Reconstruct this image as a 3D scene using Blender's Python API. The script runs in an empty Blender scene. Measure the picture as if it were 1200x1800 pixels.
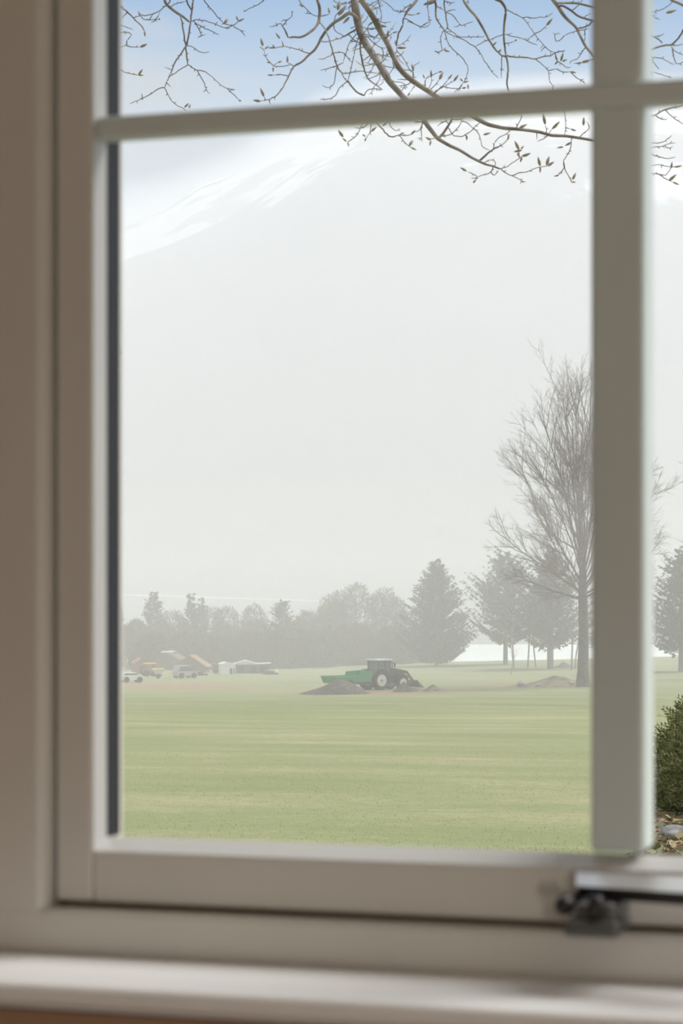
import bpy, bmesh, math, random
import numpy as np
from mathutils import Vector, Matrix

# ------------------------------------------------------------------ camera, sky, sun, exposure
SC = bpy.context.scene
COL = SC.collection
F_PX, U0, V0 = 4000.0, 600.0, 1040.0          # focal length in px of the 1200x1800 frame, principal column, horizon row
YAW = math.radians(17.07)                      # camera turned left of the window's normal
CY, SY = math.cos(YAW), math.sin(YAW)
EYE = Vector((0.0, 0.0, 1.5))

cam_d = bpy.data.cameras.new('camera')
cam = bpy.data.objects.new('camera', cam_d); COL.objects.link(cam)
cam.location = EYE
cam.rotation_euler = (math.radians(90), 0, YAW)
cam_d.sensor_fit = 'VERTICAL'; cam_d.sensor_height = 36.0; cam_d.sensor_width = 24.0
cam_d.lens = 80.0
cam_d.shift_y = (V0 - 900.0) / 1800.0
cam_d.clip_start = 0.05; cam_d.clip_end = 8000
cam_d.dof.use_dof = True
cam_d.dof.focus_distance = 18.0
cam_d.dof.aperture_fstop = 11.0
SC.camera = cam

SC.view_settings.view_transform = 'Standard'
SC.view_settings.look = 'None'
SC.view_settings.gamma = 1.0
SC.view_settings.use_curve_mapping = False
SC.view_settings.exposure = 0.0
SC.cycles.use_denoising = True
SC.cycles.max_bounces = 8
SC.cycles.diffuse_bounces = 4
SC.cycles.volume_bounces = 2
SC.cycles.transparent_max_bounces = 32
SC.cycles.sample_clamp_indirect = 6.0

SUN_DIR = (-0.50, -0.36, -0.80)                # direction the light travels: from the right, behind the mist, fairly high
SUN_STRENGTH = 4.5
SKY_STRENGTH = 0.77
HAZE_DENSITY = 0.0022
LOW_MIST_DENSITY = 0.0060
THIN_MIST_DENSITY = 0.0013
FILL_STRENGTH = 40.0

world = bpy.data.worlds.new('sky'); SC.world = world
world.use_nodes = True
nt = world.node_tree; nt.nodes.clear()
n_out = nt.nodes.new('ShaderNodeOutputWorld'); n_bg = nt.nodes.new('ShaderNodeBackground')
n_tc = nt.nodes.new('ShaderNodeTexCoord'); n_sep = nt.nodes.new('ShaderNodeSeparateXYZ')
n_ramp = nt.nodes.new('ShaderNodeValToRGB')
els = n_ramp.color_ramp.elements
els[0].position = 0.0; els[0].color = (0.80, 0.87, 0.94, 1)
els[1].position = 1.0; els[1].color = (0.95, 0.98, 1.02, 1)
for p, c in ((0.15, (1.04, 1.10, 1.18, 1)), (0.19, (0.98, 1.07, 1.18, 1)), (0.22, (0.76, 0.92, 1.13, 1)), (0.255, (0.54, 0.75, 1.06, 1)), (0.33, (0.48, 0.68, 1.0, 1)), (0.5, (0.85, 0.9, 0.97, 1))):
    e = els.new(p); e.color = c
n_map = nt.nodes.new('ShaderNodeMapping'); n_map.inputs['Scale'].default_value = (3.0, 3.0, 9.0)
n_noise = nt.nodes.new('ShaderNodeTexNoise'); n_noise.inputs['Scale'].default_value = 2.2; n_noise.inputs['Detail'].default_value = 6
n_cr = nt.nodes.new('ShaderNodeMapRange'); n_cr.inputs['From Min'].default_value = 0.56; n_cr.inputs['From Max'].default_value = 0.78
n_mix = nt.nodes.new('ShaderNodeMixRGB'); n_mix.inputs['Color2'].default_value = (0.95, 0.97, 1.0, 1)
n_bg.inputs['Strength'].default_value = SKY_STRENGTH
L = nt.links.new
L(n_tc.outputs['Generated'], n_sep.inputs[0]); L(n_sep.outputs['Z'], n_ramp.inputs[0])
L(n_tc.outputs['Generated'], n_map.inputs[0]); L(n_map.outputs[0], n_noise.inputs['Vector'])
L(n_noise.outputs['Fac'], n_cr.inputs[0]); L(n_cr.outputs[0], n_mix.inputs['Fac'])
L(n_ramp.outputs[0], n_mix.inputs['Color1']); L(n_mix.outputs[0], n_bg.inputs['Color']); L(n_bg.outputs[0], n_out.inputs[0])

sun_d = bpy.data.lights.new('sun', 'SUN'); sun_d.energy = SUN_STRENGTH; sun_d.angle = math.radians(35); sun_d.color = (1.0, 0.97, 0.92)
sun = bpy.data.objects.new('sun', sun_d); COL.objects.link(sun)
sun.rotation_euler = Vector(SUN_DIR).to_track_quat('-Z', 'Y').to_euler()
sun.location = (5, 40, 60)

# ------------------------------------------------------------------ helpers
rng = np.random.default_rng(7); R = random.Random(7)

def ray(u, v):
    a, b = (u - U0) / F_PX, (V0 - v) / F_PX
    return Vector((a * CY - SY, a * SY + CY, b))
def at_y(u, v, Y):                              # point of the photo's ray on the plane y = Y
    d = ray(u, v); return EYE + d * (Y / d.y)
def at_t(u, v, t):                              # point at forward distance t
    return EYE + ray(u, v) * t
def wx(u, Y): return at_y(u, V0, Y).x
def wz(u, v, Y): return at_y(u, v, Y).z
def lat(l, t, z=0.0):                           # lateral / forward ground coordinates -> world
    return Vector((l * CY - t * SY, l * SY + t * CY, z))
def ul(u, t): return (u - U0) / F_PX * t

MATS = {}
def mat(name, col, rough=0.6, metal=0.0, var=0.0, scale=8.0, col2=None, bump=0.0, spec=0.5, coat=0.0):
    if name in MATS: return MATS[name]
    m = bpy.data.materials.new(name); m.use_nodes = True
    t = m.node_tree; b = t.nodes['Principled BSDF']
    b.inputs['Roughness'].default_value = rough; b.inputs['Metallic'].default_value = metal
    b.inputs['Specular IOR Level'].default_value = spec
    if coat: b.inputs['Coat Weight'].default_value = coat
    b.inputs['Base Color'].default_value = (*col, 1)
    if var or col2 or bump:
        tc = t.nodes.new('ShaderNodeTexCoord'); nz = t.nodes.new('ShaderNodeTexNoise')
        nz.inputs['Scale'].default_value = scale; nz.inputs['Detail'].default_value = 5
        t.links.new(tc.outputs['Object'], nz.inputs['Vector'])
        if var or col2:
            cr = t.nodes.new('ShaderNodeValToRGB')
            c2 = col2 or tuple(c * (1 + var) for c in col)
            c1 = col if col2 else tuple(c * (1 - var) for c in col)
            cr.color_ramp.elements[0].position = 0.36; cr.color_ramp.elements[0].color = (*c1, 1)
            cr.color_ramp.elements[1].position = 0.64; cr.color_ramp.elements[1].color = (*c2, 1)
            t.links.new(nz.outputs['Fac'], cr.inputs[0]); t.links.new(cr.outputs[0], b.inputs['Base Color'])
        if bump:
            bp = t.nodes.new('ShaderNodeBump'); bp.inputs['Strength'].default_value = bump
            t.links.new(nz.outputs['Fac'], bp.inputs['Height']); t.links.new(bp.outputs[0], b.inputs['Normal'])
    MATS[name] = m
    return m

def island_mat(name, cols, rough=0.8, thin=0.0):          # one tint per leaf, needle or blade
    if name in MATS: return MATS[name]
    m = bpy.data.materials.new(name); m.use_nodes = True
    t = m.node_tree; b = t.nodes['Principled BSDF']; b.inputs['Roughness'].default_value = rough
    b.inputs['Specular IOR Level'].default_value = 0.2
    g = t.nodes.new('ShaderNodeNewGeometry'); cr = t.nodes.new('ShaderNodeValToRGB')
    e = cr.color_ramp.elements
    e[0].position = 0; e[0].color = (*cols[0], 1); e[1].position = 1; e[1].color = (*cols[-1], 1)
    for i, c in enumerate(cols[1:-1]):
        k = e.new((i + 1) / (len(cols) - 1)); k.color = (*c, 1)
    t.links.new(g.outputs['Random Per Island'], cr.inputs[0]); t.links.new(cr.outputs[0], b.inputs['Base Color'])
    if thin:
        tl = t.nodes.new('ShaderNodeBsdfTranslucent'); mx = t.nodes.new('ShaderNodeMixShader'); mx.inputs[0].default_value = thin
        t.links.new(cr.outputs[0], tl.inputs[0]); t.links.new(b.outputs[0], mx.inputs[1]); t.links.new(tl.outputs[0], mx.inputs[2])
        t.links.new(mx.outputs[0], t.nodes['Material Output'].inputs['Surface'])
    MATS[name] = m
    return m

def tag(o, label=None, cat=None, group=None, kind=None):
    if label: o['label'] = label
    if cat: o['category'] = cat
    if group: o['group'] = group
    if kind: o['kind'] = kind
    return o

def empty(name, loc, rotz=0.0):
    o = bpy.data.objects.new(name, None); COL.objects.link(o)
    o.empty_display_size = 0.2; o.location = loc; o.rotation_euler = (0, 0, rotz)
    return o

def link(name, me, m=None, parent=None, smooth=False):
    o = bpy.data.objects.new(name, me); COL.objects.link(o)
    if m: me.materials.append(m)
    if parent: o.parent = parent
    if smooth and len(me.polygons): me.polygons.foreach_set('use_smooth', [True] * len(me.polygons))
    return o

def mesh_np(name, V, F, m=None, parent=None, smooth=False):
    """V: (n,3), F: (k,3) or (k,4) index array, or list of such"""
    me = bpy.data.meshes.new(name)
    Fs = F if isinstance(F, list) else [F]
    V = np.asarray(V, dtype=np.float32)
    me.vertices.add(len(V)); me.vertices.foreach_set('co', V.ravel())
    idx = np.concatenate([np.asarray(f, dtype=np.int32).ravel() for f in Fs])
    tot = np.concatenate([np.full(len(f), np.asarray(f).shape[1], dtype=np.int32) for f in Fs])
    st = np.concatenate([[0], np.cumsum(tot)[:-1]]).astype(np.int32)
    me.loops.add(len(idx)); me.loops.foreach_set('vertex_index', idx)
    me.polygons.add(len(tot)); me.polygons.foreach_set('loop_start', st); me.polygons.foreach_set('loop_total', tot)
    me.update(calc_edges=True); me.validate()
    return link(name, me, m, parent, smooth)

class BM:
    """collects boxes, prisms, tubes and lathes; build() links them as one mesh object"""
    def __init__(s): s.b = bmesh.new()
    def box(s, x0, x1, y0, y1, z0, z1, bevel=0.0, rot=None, off=None, seg=2):
        r = bmesh.ops.create_cube(s.b, size=1.0)['verts']
        for v in r:
            v.co = Vector(((x0 + x1) / 2 + v.co.x * (x1 - x0), (y0 + y1) / 2 + v.co.y * (y1 - y0), (z0 + z1) / 2 + v.co.z * (z1 - z0)))
        if bevel:
            es = list({e for v in r for e in v.link_edges})
            q = bmesh.ops.bevel(s.b, geom=es, offset=bevel, segments=seg, profile=0.5, affect='EDGES')
            r = list({v for f in q['faces'] for v in f.verts} | {v for v in r if v.is_valid})
        if rot is not None or off is not None:
            for v in r:
                if rot is not None: v.co = rot @ v.co
                if off is not None: v.co = v.co + Vector(off)
        return s
    def prism(s, poly, axis, a0, a1):            # 2D outline extruded along an axis ('x','y','z')
        def P(p, a):
            if axis == 'x': return (a, p[0], p[1])
            if axis == 'y': return (p[0], a, p[1])
            return (p[0], p[1], a)
        A = [s.b.verts.new(P(p, a0)) for p in poly]; B = [s.b.verts.new(P(p, a1)) for p in poly]
        s.b.faces.new(A); s.b.faces.new(B[::-1])
        for i in range(len(poly)):
            j = (i + 1) % len(poly); s.b.faces.new((A[j], A[i], B[i], B[j]))
        return s
    def lathe(s, prof, axis, c, seg=24):         # profile (radius, height) turned about an axis through c
        rings = []
        for r_, h in prof:
            ring = []
            for k in range(seg):
                a = 2 * math.pi * k / seg; p = (r_ * math.cos(a), r_ * math.sin(a), h)
                if axis == 'y': p = (p[0], h, p[1])
                if axis == 'x': p = (h, p[0], p[1])
                ring.append(s.b.verts.new((c[0] + p[0], c[1] + p[1], c[2] + p[2])))
            rings.append(ring)
        for A, B in zip(rings, rings[1:]):
            for k in range(seg):
                j = (k + 1) % seg; s.b.faces.new((A[k], A[j], B[j], B[k]))
        s.b.faces.new(rings[0][::-1]); s.b.faces.new(rings[-1])
        return s
    def tube(s, pts, rad, seg=8):
        V, F = tube_np([(np.array([tuple(p) for p in pts], float), np.full(len(pts), rad) if np.isscalar(rad) else np.array(rad))], seg)
        vs = [s.b.verts.new(tuple(p)) for p in V]
        for f in F: s.b.faces.new([vs[i] for i in f])
        return s
    def build(s, name, m=None, parent=None, smooth=False, label=None):
        bmesh.ops.recalc_face_normals(s.b, faces=s.b.faces)
        me = bpy.data.meshes.new(name); s.b.to_mesh(me); s.b.free()
        o = link(name, me, m, parent, smooth)
        if label: o['label'] = label
        return o

def tube_np(lines, seg=5, close=True):
    """many tapered tubes -> (V, F quads). lines: list of (pts (n,3), radii (n,))"""
    Vs, Fs, base = [], [], 0
    ang = np.linspace(0, 2 * np.pi, seg, endpoint=False); ca, sa = np.cos(ang), np.sin(ang)
    for P, r in lines:
        n = len(P)
        if n < 2: continue
        T = np.gradient(P, axis=0); T /= (np.linalg.norm(T, axis=1, keepdims=True) + 1e-9)
        ref = np.where(np.abs(T[:, 2:3]) > 0.9, np.array([[1.0, 0, 0]]), np.array([[0, 0, 1.0]]))
        A = np.cross(T, ref); A /= (np.linalg.norm(A, axis=1, keepdims=True) + 1e-9); B = np.cross(T, A)
        ring = P[:, None, :] + r[:, None, None] * (A[:, None, :] * ca[None, :, None] + B[:, None, :] * sa[None, :, None])
        Vs.append(ring.reshape(-1, 3))
        i = np.arange(n - 1)[:, None] * seg + base; k = np.arange(seg)[None, :]; k2 = (k + 1) % seg
        Fs.append(np.stack([i + k, i + k2, i + seg + k2, i + seg + k], -1).reshape(-1, 4))
        base += n * seg
    return np.concatenate(Vs), np.concatenate(Fs)

def children(o): return [c for c in bpy.data.objects if c.parent == o]
def copy_tree(o, parent=None):
    c = o.copy(); COL.objects.link(c); c.parent = parent
    for ch in children(o): copy_tree(ch, c)
    return c

def vnoise(x, y, s=1.0, k=0):                   # cheap smooth noise from sines
    x = np.asarray(x) * s; y = np.asarray(y) * s
    return (np.sin(x * 1.0 + 1.3 * np.sin(y * 0.7 + k) + k) + np.sin(y * 1.13 + 1.7 * np.sin(x * 0.61 + 2 * k) + 3.1 * k) + np.sin((x + y) * 0.77 + 5 * k)) / 3

# ------------------------------------------------------------------ materials
M_PAINT = mat('painted_wood', (0.63, 0.605, 0.56), 0.38, var=0.03, scale=3, bump=0.02)
M_BAR = mat('painted_bar', (0.60, 0.66, 0.65), 0.40, var=0.03, scale=4)
M_SILL = mat('sill_paint', (0.90, 0.90, 0.92), 0.30, var=0.02, scale=2)
M_BEAD = mat('bead_paint', (0.58, 0.58, 0.575), 0.35, var=0.02, scale=3)
M_GASKET = mat('dark_gasket', (0.010, 0.011, 0.017), 0.6, spec=0.2)
M_GROOVE = mat('groove_shade', (0.30, 0.235, 0.165), 0.8)
M_WALL = mat('wall_paint', (0.42, 0.27, 0.18), 0.85, var=0.04, scale=6, bump=0.05)
M_ROOM = mat('room_paint', (0.60, 0.56, 0.51), 0.9, var=0.03, scale=3)
M_CEIL = mat('ceiling_paint', (0.75, 0.72, 0.68), 0.9, var=0.02, scale=3)
M_FLOOR = mat('oak_floor', (0.30, 0.17, 0.09), 0.45, col2=(0.42, 0.26, 0.14), scale=4)
M_CLAD = mat('outer_cladding', (0.72, 0.70, 0.66), 0.7, var=0.04, scale=5)
M_STEEL = mat('sheen_steel', (0.62, 0.62, 0.64), 0.32, 0.6)
M_BRONZE = mat('dark_metal', (0.022, 0.018, 0.018), 0.4, 0.3)
M_GREYMETAL = mat('grey_metal', (0.11, 0.11, 0.11), 0.4, 0.4)

def glass_mat():
    m = bpy.data.materials.new('window_glass'); m.use_nodes = True
    t = m.node_tree; t.nodes.clear()
    o = t.nodes.new('ShaderNodeOutputMaterial'); tr = t.nodes.new('ShaderNodeBsdfTransparent'); gl = t.nodes.new('ShaderNodeBsdfGlossy')
    df = t.nodes.new('ShaderNodeBsdfTranslucent'); mx = t.nodes.new('ShaderNodeMixShader'); m2 = t.nodes.new('ShaderNodeMixShader')
    tr.inputs[0].default_value = (0.985, 0.99, 0.985, 1); gl.inputs['Roughness'].default_value = 0.02
    df.inputs[0].default_value = (0.8, 0.8, 0.8, 1)
    lw = t.nodes.new('ShaderNodeLayerWeight'); lw.inputs['Blend'].default_value = 0.5
    pw = t.nodes.new('ShaderNodeMath'); pw.operation = 'POWER'; pw.inputs[1].default_value = 4.0
    fr = t.nodes.new('ShaderNodeMath'); fr.operation = 'MULTIPLY_ADD'; fr.inputs[1].default_value = 0.5; fr.inputs[2].default_value = 0.02
    t.links.new(lw.outputs['Facing'], pw.inputs[0]); t.links.new(pw.outputs[0], fr.inputs[0])
    t.links.new(fr.outputs[0], mx.inputs[0]); t.links.new(tr.outputs[0], mx.inputs[1]); t.links.new(gl.outputs[0], mx.inputs[2])
    tc = t.nodes.new('ShaderNodeTexCoord'); vo = t.nodes.new('ShaderNodeTexVoronoi'); vo.inputs['Scale'].default_value = 22
    mr = t.nodes.new('ShaderNodeMapRange'); mr.inputs['From Min'].default_value = 0.16; mr.inputs['From Max'].default_value = 0.05
    mr.inputs['To Min'].default_value = 0.0; mr.inputs['To Max'].default_value = 0.012
    t.links.new(tc.outputs['Object'], vo.inputs['Vector']); t.links.new(vo.outputs['Distance'], mr.inputs[0])
    t.links.new(mr.outputs[0], m2.inputs[0]); t.links.new(mx.outputs[0], m2.inputs[1]); t.links.new(df.outputs[0], m2.inputs[2])
    t.links.new(m2.outputs[0], o.inputs[0])
    return m
M_GLASS = glass_mat()

# ------------------------------------------------------------------ the land: field, lake, mountains
H_T = np.array([0, 12, 18, 25, 34, 45, 100, 150, 200, 240, 290, 305, 330, 420])
H_H = np.array([2.5, 2.8, 3.0, 3.4, 4.15, 5.05, 6.45, 7.65, 8.75, 9.1, 9.55, 10.2, 14.5, 15.5])
def h_of(t): return np.interp(t, H_T, H_H)
def bed_raise(l, t):                            # the planted bank on the right, close to the house
    e = np.clip((l - (0.118 * t)) / 0.45, 0, 1); e = e * e * (3 - 2 * e)
    f = np.clip((27.5 - t) / 4.0, 0, 1) * np.clip((t - 8) / 3.0, 0, 1)
    return e * f
def gz(l, t):
    l = np.asarray(l, float); t = np.asarray(t, float)
    z = 1.5 - h_of(t)
    un = U0 + F_PX * l / np.maximum(t, 1)
    rise = np.clip((un - 450) / 550, 0, 1.3) * 1.0 * np.clip((t - 150) / 140, 0, 1)       # the far edge climbs to the right
    z = z + np.where(t < 304, rise, rise * np.clip((330 - t) / 26, 0, 1))
    z = z + 0.10 * vnoise(l, t, 0.12, 1) * np.clip((t - 40) / 40, 0, 1) + 0.04 * vnoise(l, t, 0.6, 2)
    b = bed_raise(l, t)
    z = z * (1 - b) + (1.5 - 2.12 + 0.05 * vnoise(l, t, 1.7, 3)) * b
    return z
def ground(u, t):
    l = ul(u, t); return lat(l, t, float(gz(l, t)))

def build_field():
    ts = np.concatenate([np.arange(2.5, 36, 0.45), np.arange(36, 120, 1.2), np.arange(120, 312, 1.6), np.arange(312, 345, 4)])
    ss = np.concatenate([np.linspace(-1.2, -0.2, 40)[:-1], np.linspace(-0.2, 0.25, 160)[:-1], np.linspace(0.25, 1.0, 30)])
    T, S = np.meshgrid(ts, ss, indexing='ij')
    Lt = S * (T + 12)
    Z = gz(Lt, T)
    X = Lt * CY - T * SY; Y = Lt * SY + T * CY
    keep_y = 2.05
    Y = np.maximum(Y, keep_y)
    V = np.stack([X, Y, Z], -1).reshape(-1, 3)
    n, k = T.shape
    i = np.arange(n - 1)[:, None] * k; j = np.arange(k - 1)[None, :]
    F = np.stack([i + j, i + j + 1, i + k + j + 1, i + k + j], -1).reshape(-1, 4)
    o = mesh_np('field', V, F, None, None, True)
    # bare earth: round the tractor, along the farm yard and below the tall tree
    un = U0 + F_PX * Lt / T
    def blob(uc, tc, du, dt): return np.exp(-((un - uc) / du) ** 2 - ((T - tc) / dt) ** 2)
    d = 1.9 * blob(660, 190, 120, 7) + 0.85 * blob(290, 218, 150, 13) + 0.9 * blob(960, 208, 110, 7) + 0.45 * blob(420, 207, 200, 7) + 0.5 * blob(800, 200, 150, 4)
    d += 1.6 * bed_raise(Lt, T)
    at = o.data.attributes.new('earth', 'FLOAT', 'POINT'); at.data.foreach_set('value', np.clip(d, 0, 1).astype(np.float32).ravel())
    m = bpy.data.materials.new('meadow'); m.use_nodes = True
    t = m.node_tree; b = t.nodes['Principled BSDF']; b.inputs['Roughness'].default_value = 0.95; b.inputs['Specular IOR Level'].default_value = 0.1
    tc = t.nodes.new('ShaderNodeTexCoord')
    mp = t.nodes.new('ShaderNodeMapping'); mp.inputs['Rotation'].default_value = (0, 0, -YAW); mp.inputs['Scale'].default_value = (0.07, 0.20, 0.2)
    n1 = t.nodes.new('ShaderNodeTexNoise'); n1.inputs['Scale'].default_value = 1.0; n1.inputs['Detail'].default_value = 6; n1.inputs['Roughness'].default_value = 0.65
    n2 = t.nodes.new('ShaderNodeTexNoise'); n2.inputs['Scale'].default_value = 2.5; n2.inputs['Detail'].default_value = 8; n2.inputs['Roughness'].default_value = 0.7
    c1 = t.nodes.new('ShaderNodeValToRGB')
    e = c1.color_ramp.elements
    e[0].position = 0.30; e[0].color = (0.19, 0.215, 0.105, 1); e[1].position = 0.74; e[1].color = (0.44, 0.37, 0.26, 1)
    q = e.new(0.50); q.color = (0.245, 0.262, 0.137, 1); q = e.new(0.60); q.color = (0.31, 0.30, 0.175, 1)
    ad = t.nodes.new('ShaderNodeMixRGB'); ad.inputs[0].default_value = 0.40
    t.links.new(tc.outputs['Object'], mp.inputs[0]); t.links.new(mp.outputs[0], n1.inputs['Vector']); t.links.new(tc.outputs['Object'], n2.inputs['Vector'])
    t.links.new(n1.outputs['Fac'], ad.inputs[1]); t.links.new(n2.outputs['Fac'], ad.inputs[2]); t.links.new(ad.outputs[0], c1.inputs[0])
    c2 = t.nodes.new('ShaderNodeValToRGB'); e = c2.color_ramp.elements
    e[0].position = 0.35; e[0].color = (0.16, 0.12, 0.08, 1); e[1].position = 0.65; e[1].color = (0.42, 0.32, 0.20, 1)
    t.links.new(n2.outputs['Fac'], c2.inputs[0])
    a = t.nodes.new('ShaderNodeAttribute'); a.attribute_name = 'earth'
    mu = t.nodes.new('ShaderNodeMath'); mu.operation = 'MULTIPLY_ADD'; mu.inputs[1].default_value = 1.6
    su = t.nodes.new('ShaderNodeMath'); su.operation = 'SUBTRACT'; su.inputs[1].default_value = 0.74; su.use_clamp = True
    t.links.new(a.outputs['Fac'], mu.inputs[0]); t.links.new(n2.outputs['Fac'], mu.inputs[2]); t.links.new(mu.outputs[0], su.inputs[0])
    mx = t.nodes.new('ShaderNodeMixRGB'); t.links.new(su.outputs[0], mx.inputs[0]); t.links.new(c1.outputs[0], mx.inputs[1]); t.links.new(c2.outputs[0], mx.inputs[2])
    t.links.new(mx.outputs[0], b.inputs['Base Color'])
    bp = t.nodes.new('ShaderNodeBump'); bp.inputs['Strength'].default_value = 0.5; bp.inputs['Distance'].default_value = 0.1
    t.links.new(n2.outputs['Fac'], bp.inputs['Height']); t.links.new(bp.outputs[0], b.inputs['Normal'])
    o.data.materials.append(m)
    tag(o, 'broad green meadow with pale dry streaks running from window to misty trees', 'field', kind='structure')
build_field()

def build_lake():
    ts = np.linspace(318, 640, 12); ls = np.linspace(-420, 260, 20)
    T, Lt = np.meshgrid(ts, ls, indexing='ij')
    Z = np.full_like(T, -11.6)
    V = np.stack([Lt * CY - T * SY, Lt * SY + T * CY, Z], -1).reshape(-1, 3)
    n, k = T.shape; i = np.arange(n - 1)[:, None] * k; j = np.arange(k - 1)[None, :]
    o = mesh_np('lake', V, np.stack([i + j, i + j + 1, i + k + j + 1, i + k + j], -1).reshape(-1, 4), mat('lake_white', (0.90, 0.92, 0.94), 0.35, var=0.06, scale=0.02))  # near-white base colour over the whole lake surface
    tag(o, 'bright pale lake glimpsed under the pine branches', 'lake', kind='structure')
build_lake()

RID_U = np.array([-1500, -600, -200, 0, 120, 220, 300, 400, 500, 560, 650, 750, 900, 1100, 1300, 1700, 2500])
RID_V = np.array([560, 540, 505, 480, 470, 455, 432, 386, 318, 276, 232, 210, 196, 190, 205, 330, 480])
def ridge_e(u): return (V0 - np.interp(u, RID_U, RID_V)) / F_PX

def mountain_mat(name, snow_lo, snow_hi, sc):
    m = bpy.data.materials.new(name); m.use_nodes = True
    t = m.node_tree; b = t.nodes['Principled BSDF']; b.inputs['Roughness'].default_value = 0.95; b.inputs['Specular IOR Level'].default_value = 0.1
    tc = t.nodes.new('ShaderNodeTexCoord'); n1 = t.nodes.new('ShaderNodeTexNoise'); n1.inputs['Scale'].default_value = sc; n1.inputs['Detail'].default_value = 9; n1.inputs['Roughness'].default_value = 0.62
    sp = t.nodes.new('ShaderNodeSeparateXYZ'); mr = t.nodes.new('ShaderNodeMapRange')
    mr.inputs['From Min'].default_value = snow_lo; mr.inputs['From Max'].default_value = snow_hi; mr.inputs['To Min'].default_value = -0.28; mr.inputs['To Max'].default_value = 0.14
    ad = t.nodes.new('ShaderNodeMath'); ad.operation = 'ADD'
    t.links.new(tc.outputs['Object'], n1.inputs['Vector']); t.links.new(tc.outputs['Object'], sp.inputs[0]); t.links.new(sp.outputs['Z'], mr.inputs[0])
    t.links.new(n1.outputs['Fac'], ad.inputs[0]); t.links.new(mr.outputs[0], ad.inputs[1])
    cr = t.nodes.new('ShaderNodeValToRGB'); e = cr.color_ramp.elements
    e[0].position = 0.2; e[0].color = (0.05, 0.055, 0.05, 1); e[1].position = 0.62; e[1].color = (0.92, 0.93, 0.95, 1)
    q = e.new(0.5); q.color = (0.11, 0.11, 0.105, 1); q = e.new(0.58); q.color = (0.16, 0.16, 0.16, 1)
    t.links.new(ad.outputs[0], cr.inputs[0]); t.links.new(cr.outputs[0], b.inputs['Base Color'])
    return m

def build_mountain(r_list, prof, rid_fn, name, m, label, nz):
    us = np.concatenate([np.linspace(-1800, 100, 30)[:-1], np.linspace(100, 1300, 150)[:-1], np.linspace(1300, 2600, 24)])
    U, I = np.meshgrid(us, np.arange(len(r_list)), indexing='ij')
    T = np.array(r_list)[I]
    Lt = ul(U, T)
    zr = 1.5 + rid_fn(U) * T
    Z = np.zeros_like(T)
    pf = np.array(prof)
    Z = pf[I, 0] + pf[I, 1] * rid_fn(U) * r_list[-2]
    amp = np.array([0, 0, .4, 2, 6, 9, 10, 10, 8, 5, 2.5, 0][-len(r_list):])[I] if nz else 0
    Z = Z + amp * (vnoise(Lt, T, 0.02, 1) + 0.6 * vnoise(Lt, T, 0.05, 2) + 0.35 * vnoise(Lt, T, 0.13, 3))
    V = np.stack([Lt * CY - T * SY, Lt * SY + T * CY, Z], -1).reshape(-1, 3)
    n, k = T.shape; i = np.arange(n - 1)[:, None] * k; j = np.arange(k - 1)[None, :]
    o = mesh_np(name, V, np.stack([i + j, i + k + j, i + k + j + 1, i + j + 1], -1).reshape(-1, 4), m, None, True)
    return tag(o, label, 'mountain', kind='structure')

build_mountain([548, 640, 760, 900, 1000, 1080, 1160, 1240, 1320, 1400, 1500, 1620],
               [(-12.4, 0), (-8, 0), (-2.0, 0), (9, 0.02), (15, .12), (14, .26), (12, .42), (9, .58), (6, .74), (3, .88), (1.5, 1.0), (-60, .9)],
               ridge_e, 'mountain', mountain_mat('mountain_rock', 60, 330, 0.012),
               'huge dark mountain slope with snow patches, almost lost in white mist', True)
FAR_U = np.array([-1800, -400, 100, 220, 290, 350, 420, 480, 560, 700, 1000, 2600]); FAR_V = np.array([600, 480, 430, 400, 372, 330, 300, 272, 250, 240, 300, 600])
def far_e(u): return (V0 - np.interp(u, FAR_U, FAR_V)) / F_PX
build_mountain([1700, 1900, 2100, 2300, 2500, 2700], [(20, .3), (20, .55), (14, .75), (6, .9), (1.5, 1.0), (-80, .9)], far_e, 'mountain',
               mountain_mat('snowy_rock', -300, 120, 0.009), 'snowy farther ridge rising faintly behind the left flank of the mountain', True)

# a white strip of snow along the far shore
P = []
for u, v in ((120, 1045.5), (215, 1046), (300, 1048.5), (400, 1052), (480, 1054), (560, 1056.5), (620, 1058)):
    P.append(np.array(at_t(u, v, 748)))
V, F = tube_np([(np.array(P), np.array([.1, .30, .30, .30, .28, .2, .05]))], 6)
tag(mesh_np('snow_bank', V, F, mat('snow', (0.95, 0.96, 0.97), 0.7), None, True), 'thin bright white snow bank along the far lake shore', 'snow bank')

# mist: a real body of scattering air lying from the field to the mountain, thinning out just above its ridge
def mist_mat(name, density):
    m = bpy.data.materials.new(name); m.use_nodes = True
    t = m.node_tree; t.nodes.clear()
    out = t.nodes.new('ShaderNodeOutputMaterial'); vs = t.nodes.new('ShaderNodeVolumeScatter')
    vs.inputs['Color'].default_value = (0.895, 0.862, 0.870, 1); vs.inputs['Density'].default_value = density; vs.inputs['Anisotropy'].default_value = 0.1
    t.links.new(vs.outputs[0], out.inputs['Volume'])
    return m
def build_low_mist(a, c, t0, t1, dens, label):
    b = BM()
    P = [lat(l, t, z) for t, zt in ((a, t0), (c, t1)) for l in (-t * .5 - 60, t * .3 + 80) for z in (-40, zt)]
    v = [b.b.verts.new(p) for p in P]
    for f in ((0, 1, 3, 2), (4, 6, 7, 5), (0, 4, 5, 1), (2, 3, 7, 6), (1, 5, 7, 3), (0, 2, 6, 4)): b.b.faces.new([v[i] for i in f])
    o = b.build('mist', mist_mat('low_mist', dens))
    tag(o, label, 'mist', kind='stuff')
build_low_mist(150, 344.5, 40.0, 6.0, LOW_MIST_DENSITY, 'low grey mist drifting over the far half of the meadow and its trees')
build_low_mist(44, 149.5, 3.0, 9.0, THIN_MIST_DENSITY, 'thin veil of mist over the near half of the meadow')
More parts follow.
